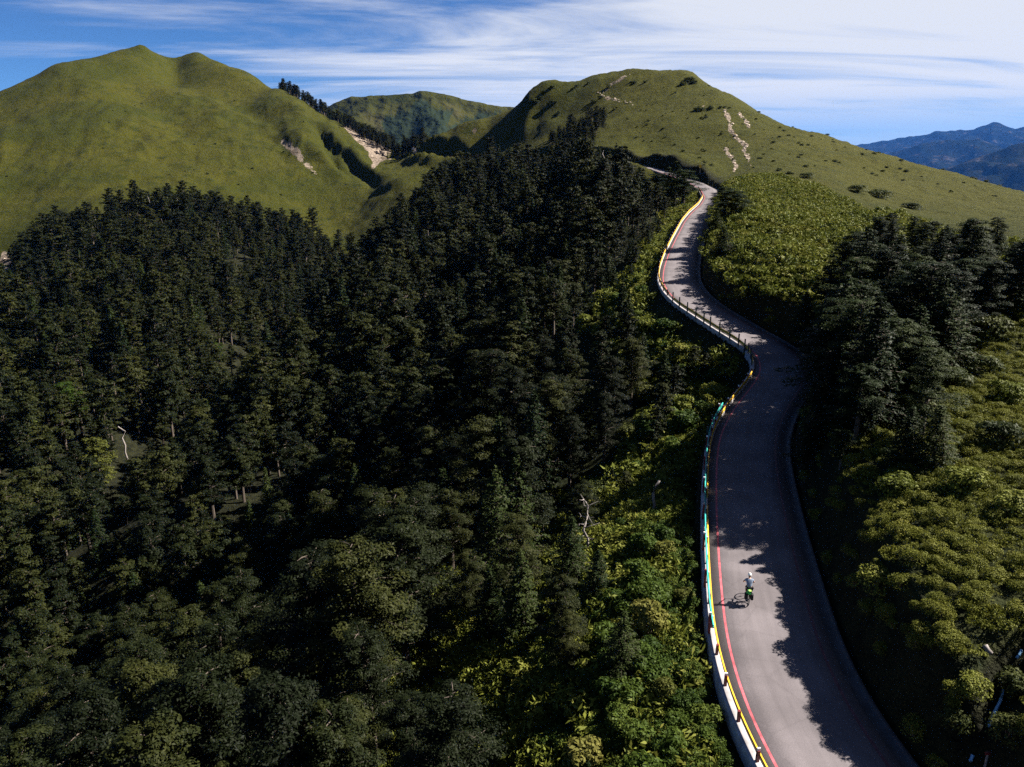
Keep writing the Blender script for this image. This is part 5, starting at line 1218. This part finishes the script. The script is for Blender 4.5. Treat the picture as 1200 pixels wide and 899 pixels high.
# boulders along the trails and below the pale cliff
def rock_mesh(k):
    bm = bmesh.new(); bmesh.ops.create_icosphere(bm, subdivisions=1, radius=1); r_ = np.random.RandomState(700+k)
    for v in bm.verts: v.co = Vector((v.co.x*r_.uniform(.6, 1.2), v.co.y*r_.uniform(.6, 1.2), v.co.z*r_.uniform(.45, .9)))
    me = bpy.data.meshes.new('boulder'); bm.to_mesh(me); bm.free(); me.materials.append(M['rock']); return me
RKM = [rock_mesh(k) for k in range(6)]
def stones(path, n_, s0, s1, r0, lab, grp, spread=1.5):
    pts = np.array(path, float); d = np.r_[0, np.cumsum(np.hypot(*np.diff(pts, axis=0).T))]
    for k in range(n_):
        t_ = d[-1]*(k+.5)/n_; u = np.interp(t_, d, pts[:, 0]) + rs.normal()*spread; v = np.interp(t_, d, pts[:, 1]) + rs.normal()*spread*.6
        p = base_at(u, v, r0=r0, r1=1000); o = obj('boulder', RKM[k % 6], None, None, p); s_ = rs.uniform(s0, s1); o.scale = (s_, s_, s_*.8); o.rotation_euler = (0, 0, rs.rand()*6.28)
        tag(o, lab, 'boulder', grp)
stones(TRAILS[3][0], 26, .5, 1.1, 200, 'pale boulder along the right stone trail on the hill', 'boulders along the right trail')
stones(TRAILS[4][0], 9, .4, .9, 200, 'pale stone on the short trail ending above the road', 'stones on the short trail', 1.0)
stones(TRAILS[5][0], 10, .6, 1.2, 200, 'pale boulder in the outcrop right of the stone trail', 'boulders in the outcrop', 1.2)
stones(TRAILS[1][0], 14, .6, 1.3, 250, 'pale boulder in the cluster below the summit trail', 'boulders below the summit trail')
stones(TRAILS[0][0], 10, .4, .8, 250, 'pale stone lining the trail to the hilltop', 'stones lining the summit trail', .8)
stones([(410,146),(424,160),(440,170),(450,182)], 18, 1.0, 2.6, 600, 'pale boulder lying on the light cliff by the saddle', 'boulders on the light cliff', 4)
stones([(484,174),(487,180)], 2, 2.5, 3.5, 600, 'pale rock pillar beside the dark knoll', 'rock pillars beside the knoll', .5)
stones([(4,300),(15,316)], 2, 1.2, 2.0, 400, 'pale boulder on the grass at the left edge', 'boulders at the left edge', .5)

# lower right: pale blue pipes lying in the washed-out gully, a stake, a bleached log
M['pipe'] = simple('blue_plastic_pipe', (.16,.34,.52), .45, var=.15)
def lying(pl, rad, mat, name, lab, cat):
    pts = [Vector(base_at(u, v)) + Vector((0, 0, rad + .05)) for u, v in pl]
    root = empty(name, pts[0]); b_ = MB().tube([q-pts[0] for q in pts], rad, 8); obj('tube', b_.mesh('tube', True), mat, root)
    if cat == 'pipe': obj('joint', MB().tube([(pts[1]-pts[0])*.98, (pts[1]-pts[0])*1.04], rad*1.3, 8).mesh('joint'), M['frame'], root)
    tag(root, lab, cat)
lying([(1158,856),(1163,842),(1171,826),(1175,813)], .055, M['pipe'], 'water_pipe', 'long pale blue pipe lying in the washed-out gully', 'pipe')
lying([(1135,898),(1137,895),(1139,890)], .06, M['pipe'], 'water_pipe', 'short blue pipe end at the foot of the gully', 'pipe')
lying([(1190,777),(1193,772),(1196,767)], .05, M['pipe'], 'water_pipe', 'blue pipe piece at the top of the gully', 'pipe')
lying([(1153,762),(1156,767),(1160,773)], .10, M['deadwood'], 'log', 'bleached log lying on the shrubs above the gully', 'log')
p = base_at(1153, 905); stk = empty('stake', p); tag(stk, 'short wooden stake with a red top at the foot of the gully', 'stake')
obj('post', MB().tube([(0,0,-.3), (0,0,.75)], .04, 6).mesh('post'), M['deadwood'], stk); obj('cap', MB().box((0,0,.78), (.16,.05,.12)).mesh('cap'), M['postred'], stk)

# ------------------------------------------------------------------ the air
def haze():
    m = bpy.data.materials.new('haze'); m.use_nodes = True; nt = m.node_tree; nt.nodes.clear()
    out = nt.nodes.new('ShaderNodeOutputMaterial'); pv = nt.nodes.new('ShaderNodeVolumePrincipled')
    pv.inputs['Color'].default_value = (.06, .26, .9, 1); pv.inputs['Density'].default_value = 8.5e-6; pv.inputs['Anisotropy'].default_value = 0.0
    nt.links.new(pv.outputs[0], out.inputs['Volume'])
    b_ = MB(); b_.box((0, 0, -100.5), (92000, 92000, 2803)); o = obj('haze', b_.mesh('haze'), m, kind='stuff', label='thin blue haze in the air over the far ranges')
haze()
